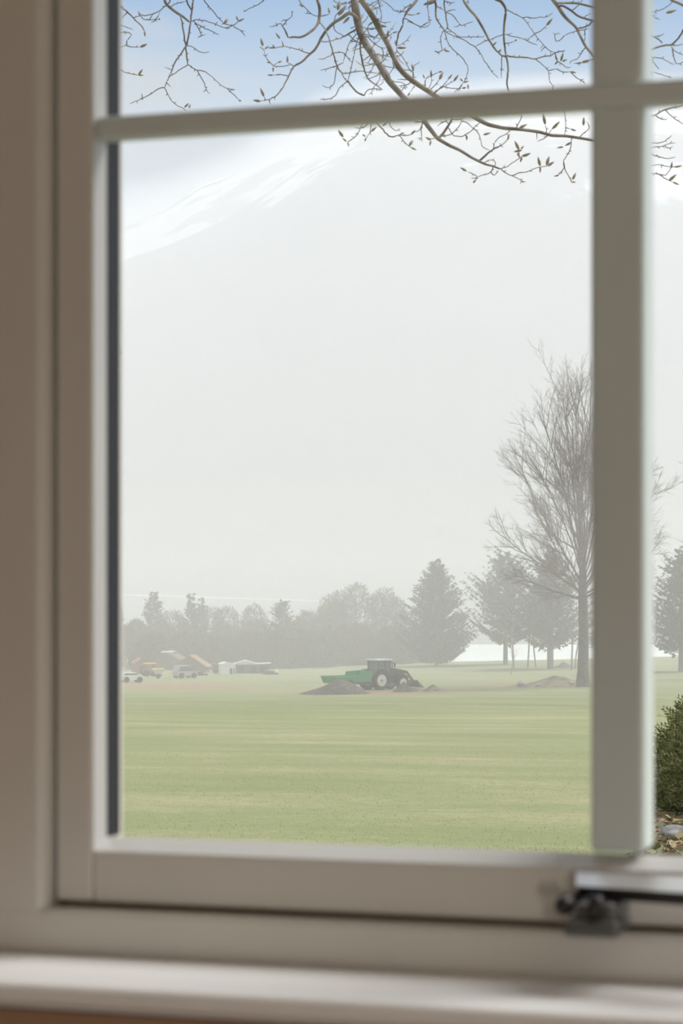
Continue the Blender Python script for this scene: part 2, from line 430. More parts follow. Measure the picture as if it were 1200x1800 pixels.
def build_haze():
    us = np.concatenate([np.linspace(-1800, 100, 20)[:-1], np.linspace(100, 1300, 60)[:-1], np.linspace(1300, 2600, 16)])
    ts = np.array([345, 420, 560, 700, 850, 1000, 1300, 1640])
    U, T = np.meshgrid(us, ts, indexing='ij')
    Lt = ul(U, T)
    top = 1.5 + np.interp(U, [200, 650, 800], [8, 7, 5]) + (ridge_e(U) + np.interp(U, [200, 650, 800], [0.013, 0.010, 0.004])) * T
    top = np.maximum(top, 22)
    n, k = T.shape
    Xw, Yw = Lt * CY - T * SY, Lt * SY + T * CY
    V = np.concatenate([np.stack([Xw, Yw, top], -1).reshape(-1, 3), np.stack([Xw, Yw, np.full_like(top, -40.0)], -1).reshape(-1, 3)])
    i = np.arange(n - 1)[:, None] * k; j = np.arange(k - 1)[None, :]
    ft = np.stack([i + j, i + k + j, i + k + j + 1, i + j + 1], -1).reshape(-1, 4)
    N = n * k; fb = ft[:, ::-1] + N
    per = [(a, 0) for a in range(n)] + [(n - 1, b) for b in range(1, k)] + [(a, k - 1) for a in range(n - 2, -1, -1)] + [(0, b) for b in range(k - 2, 0, -1)]
    ids = [a * k + b for a, b in per]
    fs = np.array([[ids[q], ids[(q + 1) % len(ids)], ids[(q + 1) % len(ids)] + N, ids[q] + N] for q in range(len(ids))])[:, ::-1]
    o = mesh_np('mist', V, [ft, fb, fs], mist_mat('high_mist', HAZE_DENSITY))
    bm = bmesh.new(); bm.from_mesh(o.data); bmesh.ops.recalc_face_normals(bm, faces=bm.faces); bm.to_mesh(o.data); bm.free()
    tag(o, 'high white mist lying against the mountain beyond the lake', 'mist', kind='stuff')
build_haze()

# ------------------------------------------------------------------ the room
WY0, WY1 = 1.60, 1.86                           # inner and outer face of the window wall
XL, XR = wx(-150, 1.685), 0.75                  # opening
ZB = wz(650, 1705, 1.685)                       # top of the sill board
ZT = 2.30
RX0, RX1, RY0, RZ1 = -2.6, 2.4, -2.8, 2.62
w = BM()
w.box(RX0, XL, WY0, WY1, -1.6, RZ1); w.box(XR, RX1, WY0, WY1, -1.6, RZ1)
w.box(XL, XR, WY0, WY1, ZT, RZ1); w.box(XL, XR, WY0, WY1, -1.6, ZB - 0.03)
tag(w.build('wall_front', M_WALL), 'warm brown painted wall under the window sill', 'wall', kind='structure')
tag(BM().box(RX0 - .15, RX0, RY0, WY1, -.1, RZ1).build('wall_left', M_ROOM), 'beige left wall of the room', 'wall', kind='structure')
tag(BM().box(RX1, RX1 + .15, RY0, WY1, -.1, RZ1).build('wall_right', M_ROOM), 'beige right wall of the room', 'wall', kind='structure')
tag(BM().box(RX0 - .15, RX1 + .15, RY0 - .15, RY0, -.1, RZ1).build('wall_back', M_ROOM), 'beige back wall of the room facing the window', 'wall', kind='structure')
tag(BM().box(RX0 - .15, RX1 + .15, RY0 - .15, WY0, -.12, 0).build('floor', M_FLOOR), 'oak floor of the room', 'floor', kind='structure')
tag(BM().box(RX0 - .15, RX1 + .15, RY0 - .15, WY1, RZ1, RZ1 + .12).build('ceiling', M_CEIL), 'off white ceiling of the room', 'ceiling', kind='structure')

def fill_lamp():  # glowing globe added out of view to brighten the window's inner faces
    x, y = 0.95, -1.3
    e = tag(empty('fill_lamp', (x, y, 0)), 'added fill lamp with a glowing globe, unseen behind the viewer', 'lamp')
    BM().lathe([(.0, 0), (.14, 0), (.14, .015), (.03, .03), (.0, .03)], 'z', (0, 0, 0)).build('base', M_BRONZE, e)
    BM().lathe([(.0, .03), (.011, .03), (.011, .98), (.0, .98)], 'z', (0, 0, 0), 12).build('pole', M_BRONZE, e)
    m = bpy.data.materials.new('fill_glow'); m.use_nodes = True
    b = m.node_tree.nodes['Principled BSDF']; b.inputs['Emission Color'].default_value = (1.0, 0.95, 0.86, 1); b.inputs['Emission Strength'].default_value = FILL_STRENGTH
    prof = [(0.17 * math.sin(a), 1.13 - 0.17 * math.cos(a)) for a in np.linspace(0.001, math.pi - 0.001, 16)]
    BM().lathe(prof, 'z', (0, 0, 0), 24).build('fill_globe', m, e, True)
fill_lamp()

# ------------------------------------------------------------------ the window
win = tag(empty('window_1', (XL, 1.70, ZB)), 'white painted wooden casement window with glazing bars, seen close up', 'window', kind='structure')
inv = Matrix.Translation((-XL, -1.70, -ZB))
def wpart(b, name, m, smooth=False, label=None, parent=None):
    for v in b.b.verts: v.co = inv @ v.co
    return b.build(name, m, parent or win, smooth, label)

YF, YS = 1.685, 1.700                            # faces of the fixed frame and of the sash
fx = wx(80, YF)                                  # inner edge of the left jamb
sx0, sx1 = wx(98, YS), wx(163, YS)               # left stile
zf0, zf1 = ZB, wz(650, 1622, YF)                 # bottom member of the fixed frame
zr0, zr1 = wz(650, 1606, YS), wz(650, 1514, YS)  # bottom rail of the sash
zbead = wz(650, 1486, 1.722)                     # outer edge of the bead on the bottom rail
xbead = wx(187, 1.722); xgask = wx(211, 1.752)
bx0, bx1 = wx(1037, 1.712), wx(1131, 1.712)      # upright glazing bar
zm0, zm1 = wz(600, 218, 1.705), wz(600, 176, 1.705)
sxr = bx1 + (bx0 - sx1); srx1 = sxr + (sx1 - sx0)
zst1 = zm1 + 0.36; 
fxr = srx1 + (sx0 - fx); zft = zst1 + 0.045
def rounded(x0, x1, y0, y1, r):                  # jamb section with a rounded inner corner (x1,y0)
    pts = [(x0, y0)]
    pts += [(x1 - r + r * math.sin(a), y0 + r - r * math.cos(a)) for a in np.linspace(0, math.pi / 2, 8)]
    return pts + [(x1, y1), (x0, y1)]
b = BM()
b.prism(rounded(XL, fx, YF, 1.80, 0.011), 'z', ZB - .0, ZT)
b.prism([(-p[0] + (fx + fxr), p[1]) for p in rounded(XL, fx, YF, 1.80, 0.011)], 'z', ZB, ZT)
b.prism([(p[1], p[0]) for p in rounded(zf0, zf1, YF - .0006, 1.80, 0.006)], 'x', XL, XR)
b.box(XL, XR, YF, 1.80, zft, ZT, 0.004)
wpart(b, 'frame', M_PAINT)
b = BM()
for x0, x1 in ((fx - .002, sx0 + .002), (srx1 - .002, fxr + .002)): b.box(x0, x1, YS + .016, 1.74, zf1 - .004, zst1 + .045)
b.box(fx, fxr, YS + .016, 1.74, zf1 - .004, zr0 + .002)
wpart(b, 'groove_shade', M_GROOVE)  # strip closing the groove, its brown standing for the shade in the gap
b = BM()
b.box(sx0, sx1, YS, 1.765, zr0, zst1 + .035, 0.003); b.box(sxr, srx1, YS, 1.765, zr0, zst1 + .035, 0.003)
sash = wpart(b, 'stile', M_PAINT)
wpart(BM().box(sx1, sxr, YS + .0008, 1.765, zr0, zr1, 0.0025), 'bottom_rail', M_PAINT)
wpart(BM().box(sx1, sxr, YS + .0008, 1.765, zst1 - .012, zst1 + .035, 0.003), 'top_rail', M_PAINT)
# sloping glazing beads
b = BM()
b.prism([(sx1, YS + .001), (xbead, 1.722), (sx1, 1.722)], 'z', zr1 - .002, zst1)
b.prism([(sxr, YS + .001), (2 * (sxr) - sxr - (xbead - sx1), 1.722), (sxr, 1.722)], 'z', zr1 - .002, zst1)
b.prism([(YS + .0018, zr1), (1.722, zbead), (1.722, zr1 - .004), (YS + .0018, zr1 - .004)], 'x', sx1, sxr)
wpart(b, 'glazing_bead', M_BEAD)
wpart(BM().box(sx1, xgask, 1.722, 1.752, zbead - .001, zst1), 'gasket', M_GASKET, label='dark rubber gasket strip along the left edge of the glass')
wpart(BM().box(sx1, sxr, 1.7235, 1.7265, zr1 - .002, zst1), 'pane', M_GLASS)
wpart(BM().box(bx0, bx1, 1.712, 1.762, zbead + .002, zst1, 0.004), 'glazing_bar', M_BAR, label='wide upright glazing bar')
wpart(BM().box(xgask - .002, sxr - .012, 1.704, 1.724, zm0, zm1, 0.004), 'glazing_bar', M_BAR, label='narrow level glazing bar crossing in front of the upright one')
# the stay with its bracket
stay = wpart(BM().box(wx(1004, 1.66), wx(1098, 1.66), 1.630, YF + .002, wz(1050, 1640, 1.655), wz(1050, 1612, 1.655), 0.003), 'window_stay', M_GREYMETAL, label='dark metal window stay with round knob and steel arm')
wpart(BM().box(wx(1018, 1.655), wx(1088, 1.655), 1.640, 1.70, wz(1050, 1618, 1.655), wz(1050, 1584, 1.655), 0.004), 'bracket', M_GREYMETAL, parent=stay)
kc = at_y(994, 1590, 1.648)
wpart(BM().lathe([(0.0001, -.012), (.005, -.0105), (.0072, -.006), (.0075, 0), (.0066, .006), (.004, .012), (.004, .05), (.0001, .05)], 'y', kc, 20), 'knob', M_BRONZE, True, parent=stay)
wpart(BM().lathe([(0.0001, -.004), (.0052, -.003), (.0052, .012), (.0001, .012)], 'z', at_y(1046, 1604, 1.636), 16), 'pivot_pin', M_BRONZE, True, parent=stay)
def arm_pts(o):   # section of the arm: sky sheen put into a pale upper face, shade into a dark lower one; it swings into the room to the right
    out = []
    for u, Y in ((1012, 1.668), (1330, 1.628)):
        out.append((u, Y))
    return out
def arm_section(u, Y, vs):
    return [at_y(u, v, Y + dy) for v, dy in vs]
def loft(A, B):
    b = BM(); a = [b.b.verts.new(p) for p in A]; c = [b.b.verts.new(p) for p in B]
    b.b.faces.new(a); b.b.faces.new(c[::-1])
    for i in range(len(a)):
        j = (i + 1) % len(a); b.b.faces.new((a[j], a[i], c[i], c[j]))
    return b
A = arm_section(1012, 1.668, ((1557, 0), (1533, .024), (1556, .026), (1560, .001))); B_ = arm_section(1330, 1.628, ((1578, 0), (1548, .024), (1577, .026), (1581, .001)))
wpart(loft(A, B_), 'arm', M_STEEL, parent=stay, label='sloping upper face of the stay arm, its sky sheen put into pale metal')
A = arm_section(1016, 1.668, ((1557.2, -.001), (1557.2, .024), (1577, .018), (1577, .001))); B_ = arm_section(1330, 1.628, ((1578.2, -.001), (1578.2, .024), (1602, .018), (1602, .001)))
wpart(loft(A, B_), 'arm_shaded_side', M_BRONZE, parent=stay, label='lower side of the stay arm, its shade put into dark metal')

# sill board
zs = ZB; yfront = 1.553
b = BM()
r = .008
sec = [(YF + .03, zs - .035), (YF + .03, zs)] + [(yfront + r - r * math.sin(a), zs - r + r * math.cos(a)) for a in np.linspace(0, math.pi / 2, 7)] + [(yfront, zs - .013), (yfront + .004, zs - .017), (WY0 + .01, zs - .017), (WY0 + .01, zs - .035)]
b.prism(sec, 'x', XL - .06, XR + .06)
tag(b.build('trim_1', M_SILL), 'glossy white window sill board under the window', 'window sill', kind='structure')

# ------------------------------------------------------------------ trees
M_BARK = mat('bark', (0.085, 0.075, 0.065), 0.9, col2=(0.16, 0.14, 0.12), scale=3, bump=0.4)
M_TWIG = mat('twig_bark', (0.10, 0.065, 0.055), 0.8, col2=(0.26, 0.21, 0.18), scale=5)
M_LIMB = mat('limb_bark', (0.15, 0.12, 0.095), 0.85, col2=(0.34, 0.30, 0.25), scale=14, bump=0.3)
M_BUD = mat('bud', (0.22, 0.16, 0.10), 0.6, col2=(0.42, 0.35, 0.24), scale=30)

# -- near tree whose twigs hang across the top panes: traced limbs given real depth
TW = """
616,-160 620,-60 622,0 625,20 629,40 634,60 643,78 655,95 665,110 674,128 685,145 697,157 706,168 716,178 735,196 746,214 757,228 768,243 790,256 808,264 830,278 843,284 853,289 868,293 880,297|15 14 14 15 15 14 13 13 12 12 11 11 10 10 9 9 8 7 6 5.5 5 5 4 3.5 3
600,-160 622,-40 636,2 648,18 657,32 664,46 672,62 681,76 688,92 695,108 703,122 713,133 725,142 740,152 760,165 780,178 800,192 820,199 840,210 858,219 884,225 912,227 936,230 949,232 968,238 995,239 1015,242 1039,246 1085,256|12 12 11 11 11 11 10 10 10 10 10 10 10 9 9 9 8 8 8 7.5 6.5 6 6 6 5.5 5.5 5 5 3
560,-150 552,-60 557,0 561,10 562,20 561,30 560,40 553,50 545,56 535,63 526,66 514,65 506,66|7 6 5.5 5.5 5.5 5.5 5 4.5 4.5 4 4 3.5 3
630,36 624,29 616,22 610,24 600,32 591,37 585,41 578,48 570,58 564,67 560,77 553,88 544,95 536,103 530,110 520,114 516,117|7 7 7 6.5 6 5.5 5.5 5.5 5 5 4.5 4.5 4 4 3.5 3.5 3
280,-150 286,-60 289,0 290,5 299,14 310,22 320,28 330,36 335,40|6 6 5.5 5 5 5 4 3.5 3
800,-140 806,-60 812,-5 818,7 826,18 835,27 843,40 850,52 856,64 860,72 868,84 876,92 882,99|6 5.5 5 5 5 5 4.5 4.5 4 4 3.5 3.5 3.5
840,-140 858,-50 868,-2 880,1 886,10 889,16 888,28 886,40 885,55 885,62 886,80 888,95 892,110 893,120 892,135 890,150 895,160|7 6 6 6 5 4.5 4.5 4 4 4 3.5 3.5 3.5 3.5 3.5 3 2.5
940,-140 955,-50 968,-5 975,3 981,12 986,21 993,30 1001,38 1008,44 1014,50 1017,58 1023,70 1028,80 1035,89 1042,98 1070,140 1085,220 1085,310|9 8 8 8 7 6.5 6 5.5 5 5 5 5 5 5 4.5 4 4 2.5
-100,-110 60,-20 120,100 150,300 170,620|12 10 8 6 4
1180,-120 1172,-40 1178,0 1190,4 1202,10 1240,30|8 6 5.5 5 5 4
150,-70 204,6 214,13 224,22 235,31 238,37 244,41 250,48 254,55|4 3.5 3.5 3 2.5 2 2 2 2
222,23 214,33
235,31 237,29 242,28 248,28
302,-70 300,0 298,5 290,11 282,18 276,22 268,25 258,27 250,27 245,25|3 2.5 2 2 2 2 2 2 2 2
246,28 251,34 255,36 264,34 272,35 279,34
264,34 270,22
275,34 280,24 281,22
275,35 270,39 265,40
140,20 212,44 218,46 226,49 234,52
140,50 212,58 219,56 224,56 233,60 229,66 223,69 222,80 213,83 150,100
222,81 230,83 246,83
317,26 320,40 323,58 326,80|3 3 3 3
335,40 332,58 328,78 326,82|3 3 3 3
345,-80 339,0 338,14 336,26 335,38|3.5 3 3 3 3
320,-80 327,0 331,9 336,15 338,20|3 3 3 3 2.5
336,38 343,33 347,35 360,36 372,40 380,42 386,46 389,48 396,49 403,47 410,45
410,45 418,38 420,35
350,-80 358,0 366,11 375,20 381,29 390,37 394,41 389,44
394,41 403,45 410,46
411,47 420,53 426,56 430,55
426,56 431,64
343,42 350,51 352,57 352,63 354,64 361,61
353,64 347,66
350,51 355,45
343,40 355,47 363,52 371,54 380,59 385,61
326,82 321,90 307,110 302,123 297,135 293,144 289,154|2.8 2.8 2.5 2.3 2.2 2 2
326,82 328,95 329,110 330,114|2.8 2.6 2.4 2.4
330,114 320,120 312,125 303,131 295,136
289,154 281,154 272,160 260,168 250,173 242,177 228,182
251,172 249,164
289,154 294,163 300,176 308,184 315,187 322,190 327,194
330,114 338,119 346,124 358,124 365,130 372,134 380,142 387,149 395,154 401,157 404,155
401,157 404,160 412,167 420,176
347,125 352,135 360,147 362,158 369,165
362,159 357,161
302,123 297,121 289,118
294,147 300,153
326,82 335,80 343,85 350,92 358,93 368,91
150,100 212,123 220,127 230,130 243,132
299,14 305,8 315,5 327,2
480,-80 466,0 450,10 440,14 428,21
506,66 503,58 499,49 496,46|3 3 2.5 2.5
496,46 502,38 507,33 513,29
513,29 513,20
496,46 494,38 489,43 480,47 473,47
501,31 494,38
510,-80 525,0 530,8 534,12 541,18 546,24 551,27 561,28
546,24 536,23
561,28 570,28 576,27 580,24
516,117 510,127 504,141 496,156 490,164 482,171 474,175|3 2.8 2.5 2.3 2 2 2
474,175 470,177 465,175 458,178
466,174 464,170
471,177 475,183
507,132 496,132 488,130 480,132
516,116 508,112 505,110
510,115 495,117 485,117 481,116
481,116 488,110
481,116 474,109 467,102 465,93 464,88
464,88 459,84 456,82
543,94 535,92 528,88 520,85 508,84 499,80 490,83 480,85 473,85
499,80 495,72
561,38 567,45 572,52 576,62 580,75 584,90 588,103 592,115 596,125 604,130 614,128 625,125 637,125|2.5 2.5 2.5 2.5 2.5 2.5 2.5 2.5 2.5 2 2 2 2
588,94 580,98 570,103 559,104
588,94 596,91 606,94 610,100 616,108 619,110
637,125 650,127 660,128 668,130
592,114 585,118 575,121 563,124
592,114 604,110
632,60 628,72 624,85 620,105 618,115 614,132 611,142
611,142 604,148 595,156 590,168 584,172 574,175 562,174
634,62 632,78 634,95 637,110 641,125 645,137 653,144 661,149 668,155 672,158|3 3 3 3 2.8 2.5 2.5 2 2 2
600,130 608,142 613,147
592,118 590,127 587,148 582,154 572,155 566,150
613,144 622,158 630,164 640,168|3 3 3 4
640,168 642,160 650,156 655,155 671,158
668,130 667,140 662,147 655,155 654,162 648,166
630,56 615,72 608,92 603,108
647,10 655,5 664,1
700,-60 664,1 668,15 670,25 672,32 667,42
632,48 625,52 615,58 606,63 598,68 585,71 570,74 560,72|3 3 3 2.5 2 2 2 2
586,41 586,50 590,56 600,62 606,64
614,62 622,70 628,76 640,72
613,72 628,74
586,38 591,24 601,16
616,22 612,14 616,8
630,42 640,40 645,30 650,25
634,60 643,62 650,68 655,75 665,82 672,86 680,84
660,38 650,40 645,50 648,60 652,66 660,66 666,60
645,50 655,54 660,50
672,86 675,95 670,106
684,64 690,58
680,70 672,60
697,90 698,92 697,80 696,80
697,90 705,97 712,107 720,124 726,128
752,-60 733,0 726,8 720,14 715,20 711,28 708,35 708,46 702,55 699,62 698,72 696,80|4 5 5.5 5 4 3 3 3 3 3 3 2.5
722,6 712,14 700,24
715,26 725,27 732,25
697,80 705,78 714,72 720,64 722,61
712,32 720,36 727,42 735,45 740,48 748,49 753,46 756,40
740,48 746,41 752,41 756,38
740,-60 752,0 752,12 752,22 754,33 756,38
715,20 694,20 688,13 680,6 672,2
760,-60 766,0 757,4 745,8|4 7 8 4
766,4 766,20 765,30 773,43 781,53|4 3 3 2.5 2.5
766,10 775,16 781,18
778,-60 780,0 781,12 783,25 785,38 787,50 783,53|3 2.5 2.5 2.5 2.5 2.5 2
783,20 790,17 801,17
780,2 792,4 799,4
792,4 789,10
783,20 786,22 795,26 799,30 804,38 808,43
808,43 808,47 815,43 822,41 831,38
808,45 803,48 797,47
781,53 775,58 774,68 776,84 778,88
778,88 772,93 764,91
781,53 784,68 790,80 797,88 806,96 812,101 820,113 823,117 822,128 819,138 815,145 808,153 798,163
781,53 790,60 800,64 806,66 820,72 828,79 835,82 842,90 847,98 850,107 857,115 864,126 872,134 876,137
787,50 796,57 806,65 815,66 828,64 840,66 852,63
860,70 858,71 852,72 845,76 835,82
826,0 822,7
882,99 881,115 880,130 881,137
882,98 890,99 905,100 920,100 935,103 941,104 957,98 966,99 975,92 985,91 993,89|3 3 3 2.8 2.5 2.5 2.2 2 2 2 2
885,60 880,62 868,66 860,70
889,16 900,22 910,27 919,31 926,40 931,47 938,58 946,68 953,77 958,82
919,31 927,29 938,33 948,30 960,31 966,26 971,22
938,60 946,58 952,52 960,45
938,61 932,66 926,70
885,61 893,62 900,58
893,62 912,66 924,70 932,75 944,79
886,76 897,76 905,72
941,104 950,111 958,118 965,125 965,140 967,147 972,151
965,125 972,123 978,121
978,121 986,127 995,127 1002,126
1002,126 1005,130 1015,138 1023,141 1028,147
1022,141 1026,139
958,82 958,86 966,90 975,92
975,92 976,95 979,107
979,107 985,110 990,116 997,120 1003,118
958,82 953,86 950,91
955,80 949,85
983,10 985,8 995,13 1003,18 1008,22 1013,27 1020,30 1030,33 1040,36 1080,46|4 4 4 4 4 4 4 4 4 3
977,5 988,5 1000,5 1013,5 1025,8 1040,12 1080,20|4 4 4.5 4.5 4 4 3
1005,18 1012,14 1018,8 1023,0 1028,-20
1024,30 1030,27 1037,24
1014,50 1025,49 1032,47 1036,41 1042,36|3 3 3 3 3
1014,54 1004,56 996,60 991,63
1014,54 1027,53 1035,50
1027,53 1028,65 1026,75
991,63 986,71 977,73
977,73 973,60 977,57 984,59
1028,82 1022,92 1018,100 1012,105 1004,107
1004,107 1001,112
1060,100 1040,104 1030,108 1020,111 1008,111
680,196 660,206 651,212 645,215 636,218 633,225 628,236 621,243 614,247 611,250|2 2 2 2 2 2 2 2 2 2
650,213 640,225 633,226 623,224
636,218 633,214
651,212 652,222 651,232 648,237 643,243
651,232 655,228
662,205 660,213 664,220 670,224 676,232 682,239 688,241 695,240 701,238 710,233|2.5 2.5 2.5 2.5 2.5 2.5 2.5 2.5 2 2
685,200 682,212 686,222 690,227 697,231 703,229
701,238 704,240 710,250 718,257 724,260
742,214 742,218 741,224 737,230 731,232 728,231
700,237 712,239 722,237 730,231
742,218 740,230 740,241 742,250
740,243 733,243
766,243 758,246 749,243
744,214 740,216 728,213 720,211 714,212
768,244 776,238 783,228 789,219 793,211 798,203 812,195|4.5 4.5 4.5 4 3.5 3 3
774,240 790,238 800,230 808,221 812,213 809,203 806,196
789,219 783,215 782,205
783,215 775,216 768,222
793,212 804,211 815,209
812,213 820,215 828,221 833,229
788,226 794,235 798,240 812,240 818,237 826,231 834,225 838,217 848,215
834,226 842,236 845,245 845,255 848,259 855,262 860,264
842,283 850,276 856,270 863,264 868,262 873,258 880,255|4 4 3.5 3 2.5 2 2
868,262 868,252 874,243 887,237 898,229
866,263 880,256 886,252 892,246 894,240
850,289 856,282 865,280 872,284 870,292 866,293
880,297 889,294 898,288 908,282 914,277 921,271
914,277 914,268 911,262
868,296 862,304 853,307 840,310 838,312
840,310 830,305 822,302
839,312 833,320
838,313 828,313
862,304 865,310 872,306 877,299
881,298 890,306 902,309 910,314 918,319 924,320
916,318 914,323
902,309 914,302 924,304 932,299 942,295 950,293 962,292
908,226 910,218 914,212 918,204 921,195
962,234 963,230 958,220
964,234 970,227
962,238 959,242 950,246 944,249
943,233 943,245
968,170 992,180 992,195 993,210 994,224 992,238
994,224 1003,227
1004,243 1003,250 1003,260 998,272 990,281 989,284 991,295
1003,250 992,257
990,284 992,296 997,308 1004,316 1005,322
991,295 988,300 982,308 975,310
1018,242 1025,234 1032,231 1036,220 1030,213
1085,30 1130,20 1138,24 1150,20 1162,17 1170,13 1178,8 1183,2
1138,24 1139,40 1136,50 1132,55 1140,61 1152,66 1160,70 1164,76|2.5 2.5 2.5 2.5 2.5 2.5 2 2
1152,65 1160,62 1167,59
1140,26 1148,30 1152,25
1148,30 1150,33 1156,35 1160,34
1085,110 1136,92 1140,88 1150,85 1160,81 1170,79 1178,80 1190,70 1198,58 1204,45 1230,20|3 3.5 3.5 3.5 3.5 3.5 3.5 3 3 3 3
1178,80 1190,80 1202,77
1180,82 1180,86 1192,94 1204,98
1180,82 1185,105 1186,113 1195,112 1204,107
1138,93 1145,101 1155,101 1165,103 1175,110 1185,113
1145,101 1150,112 1158,122
1085,120 1134,118 1139,124 1145,127 1155,129 1165,132 1180,137
1142,127 1148,135
1085,200 1132,201 1142,203 1149,204 1158,198 1168,193 1180,190 1195,187 1204,184|2.5 2.5 2.5 2.5 2.5 2.5 2.5 2 2
1152,204 1163,211 1172,210
1168,193 1175,200 1185,208 1195,216 1204,220
1085,245 1134,244 1142,250 1150,253 1158,252 1168,249 1175,243 1180,238
1085,265 1136,262 1142,260 1155,258 1165,257 1178,252 1187,251
1168,256 1172,263 1182,258
1136,264 1148,274 1160,276 1175,279 1187,276
1085,290 1134,289 1145,291 1158,289 1168,292 1180,294 1190,293
1085,305 1134,304 1150,306 1158,305 1164,308 1170,309 1176,300 1180,292
1158,305 1168,314 1175,318 1182,320
165,600 206,610 211,613 214,612
748,156 746,138 755,135 763,130 771,127
752,162 763,151 768,145 772,140
758,164 775,155 783,150 792,146 797,143
762,166 774,154 780,149 787,140
752,158 759,143 758,136
778,152 790,155 805,156 812,155
724,143 716,150 708,150 700,151
724,141 712,140 704,139 698,140
732,147 726,152 724,158 720,163
713,150 707,158 702,163 698,166
640,78 648,86 652,92 658,96
700,116 708,122 716,124 724,123 727,124
655,95 646,100 640,106 634,108
690,96 700,100 706,96 710,90
664,110 672,116 680,116 686,120 694,118
206,610 210,622 214,623
"""
BUDS = """254,55 255,65;246,28 243,19;279,34 281,33;246,83 259,77;394,41 402,31;418,38 430,32;418,36 415,27;404,48 395,50;324,189 332,181;332,190 335,182;403,157 414,158;243,132 251,121;243,132 253,132;420,176 424,178
533,12 525,7;579,23 577,12;458,178 444,176;464,170 457,154;480,132 469,132;505,110 505,97;488,110 496,107;474,110 469,109;480,118 480,127;462,81 458,66;465,86 473,81;483,84 478,78;482,84 471,84;492,68 484,57;513,22 514,19
614,30 602,42;594,27 609,9;593,18 597,0;590,14 585,9;667,45 680,47;681,66 682,52;690,58 699,55;732,25 739,22;698,84 715,84;718,36 727,42;696,80 694,70;772,93 763,89;780,88 791,91;780,88 784,83;813,143 808,137;815,145 824,142;812,148 807,156;822,148 823,158
881,125 881,116;866,80 873,73;876,92 881,86;960,45 971,32;1002,126 1013,128;980,108 974,114;985,108 990,92;988,108 997,104;979,107 975,95;1022,110 1012,112;1022,110 1038,105;905,72 908,69
603,241 594,228;609,249 601,242;611,250 613,258;652,231 662,223;643,242 641,249;642,240 636,236;672,222 682,214;719,256 726,246;722,259 732,264;722,237 730,228;757,246 747,241;757,247 755,257;820,238 820,247;849,237 863,233;892,246 895,234;918,275 933,269;917,264 902,267;913,276 908,268;917,276 914,286;912,263 904,247;915,262 921,256
820,301 808,294;835,317 831,322;949,292 945,275;960,291 965,274;962,292 974,284;949,293 949,305;912,225 927,218;970,227 984,213;958,219 954,199;1003,227 1013,230;990,258 978,260;1002,252 994,256;1006,316 1012,303;1005,320 1012,320;988,299 985,306;982,308 973,310;1025,221 1026,205;1170,23 1190,17
1185,294 1199,291;1179,296 1181,284;1175,318 1189,306;1182,320 1194,325;758,136 757,122;772,140 779,125;787,140 795,130;797,143 806,131;771,127 777,125;720,163 716,169;746,138 743,130;727,124 723,111;812,155 820,154"""

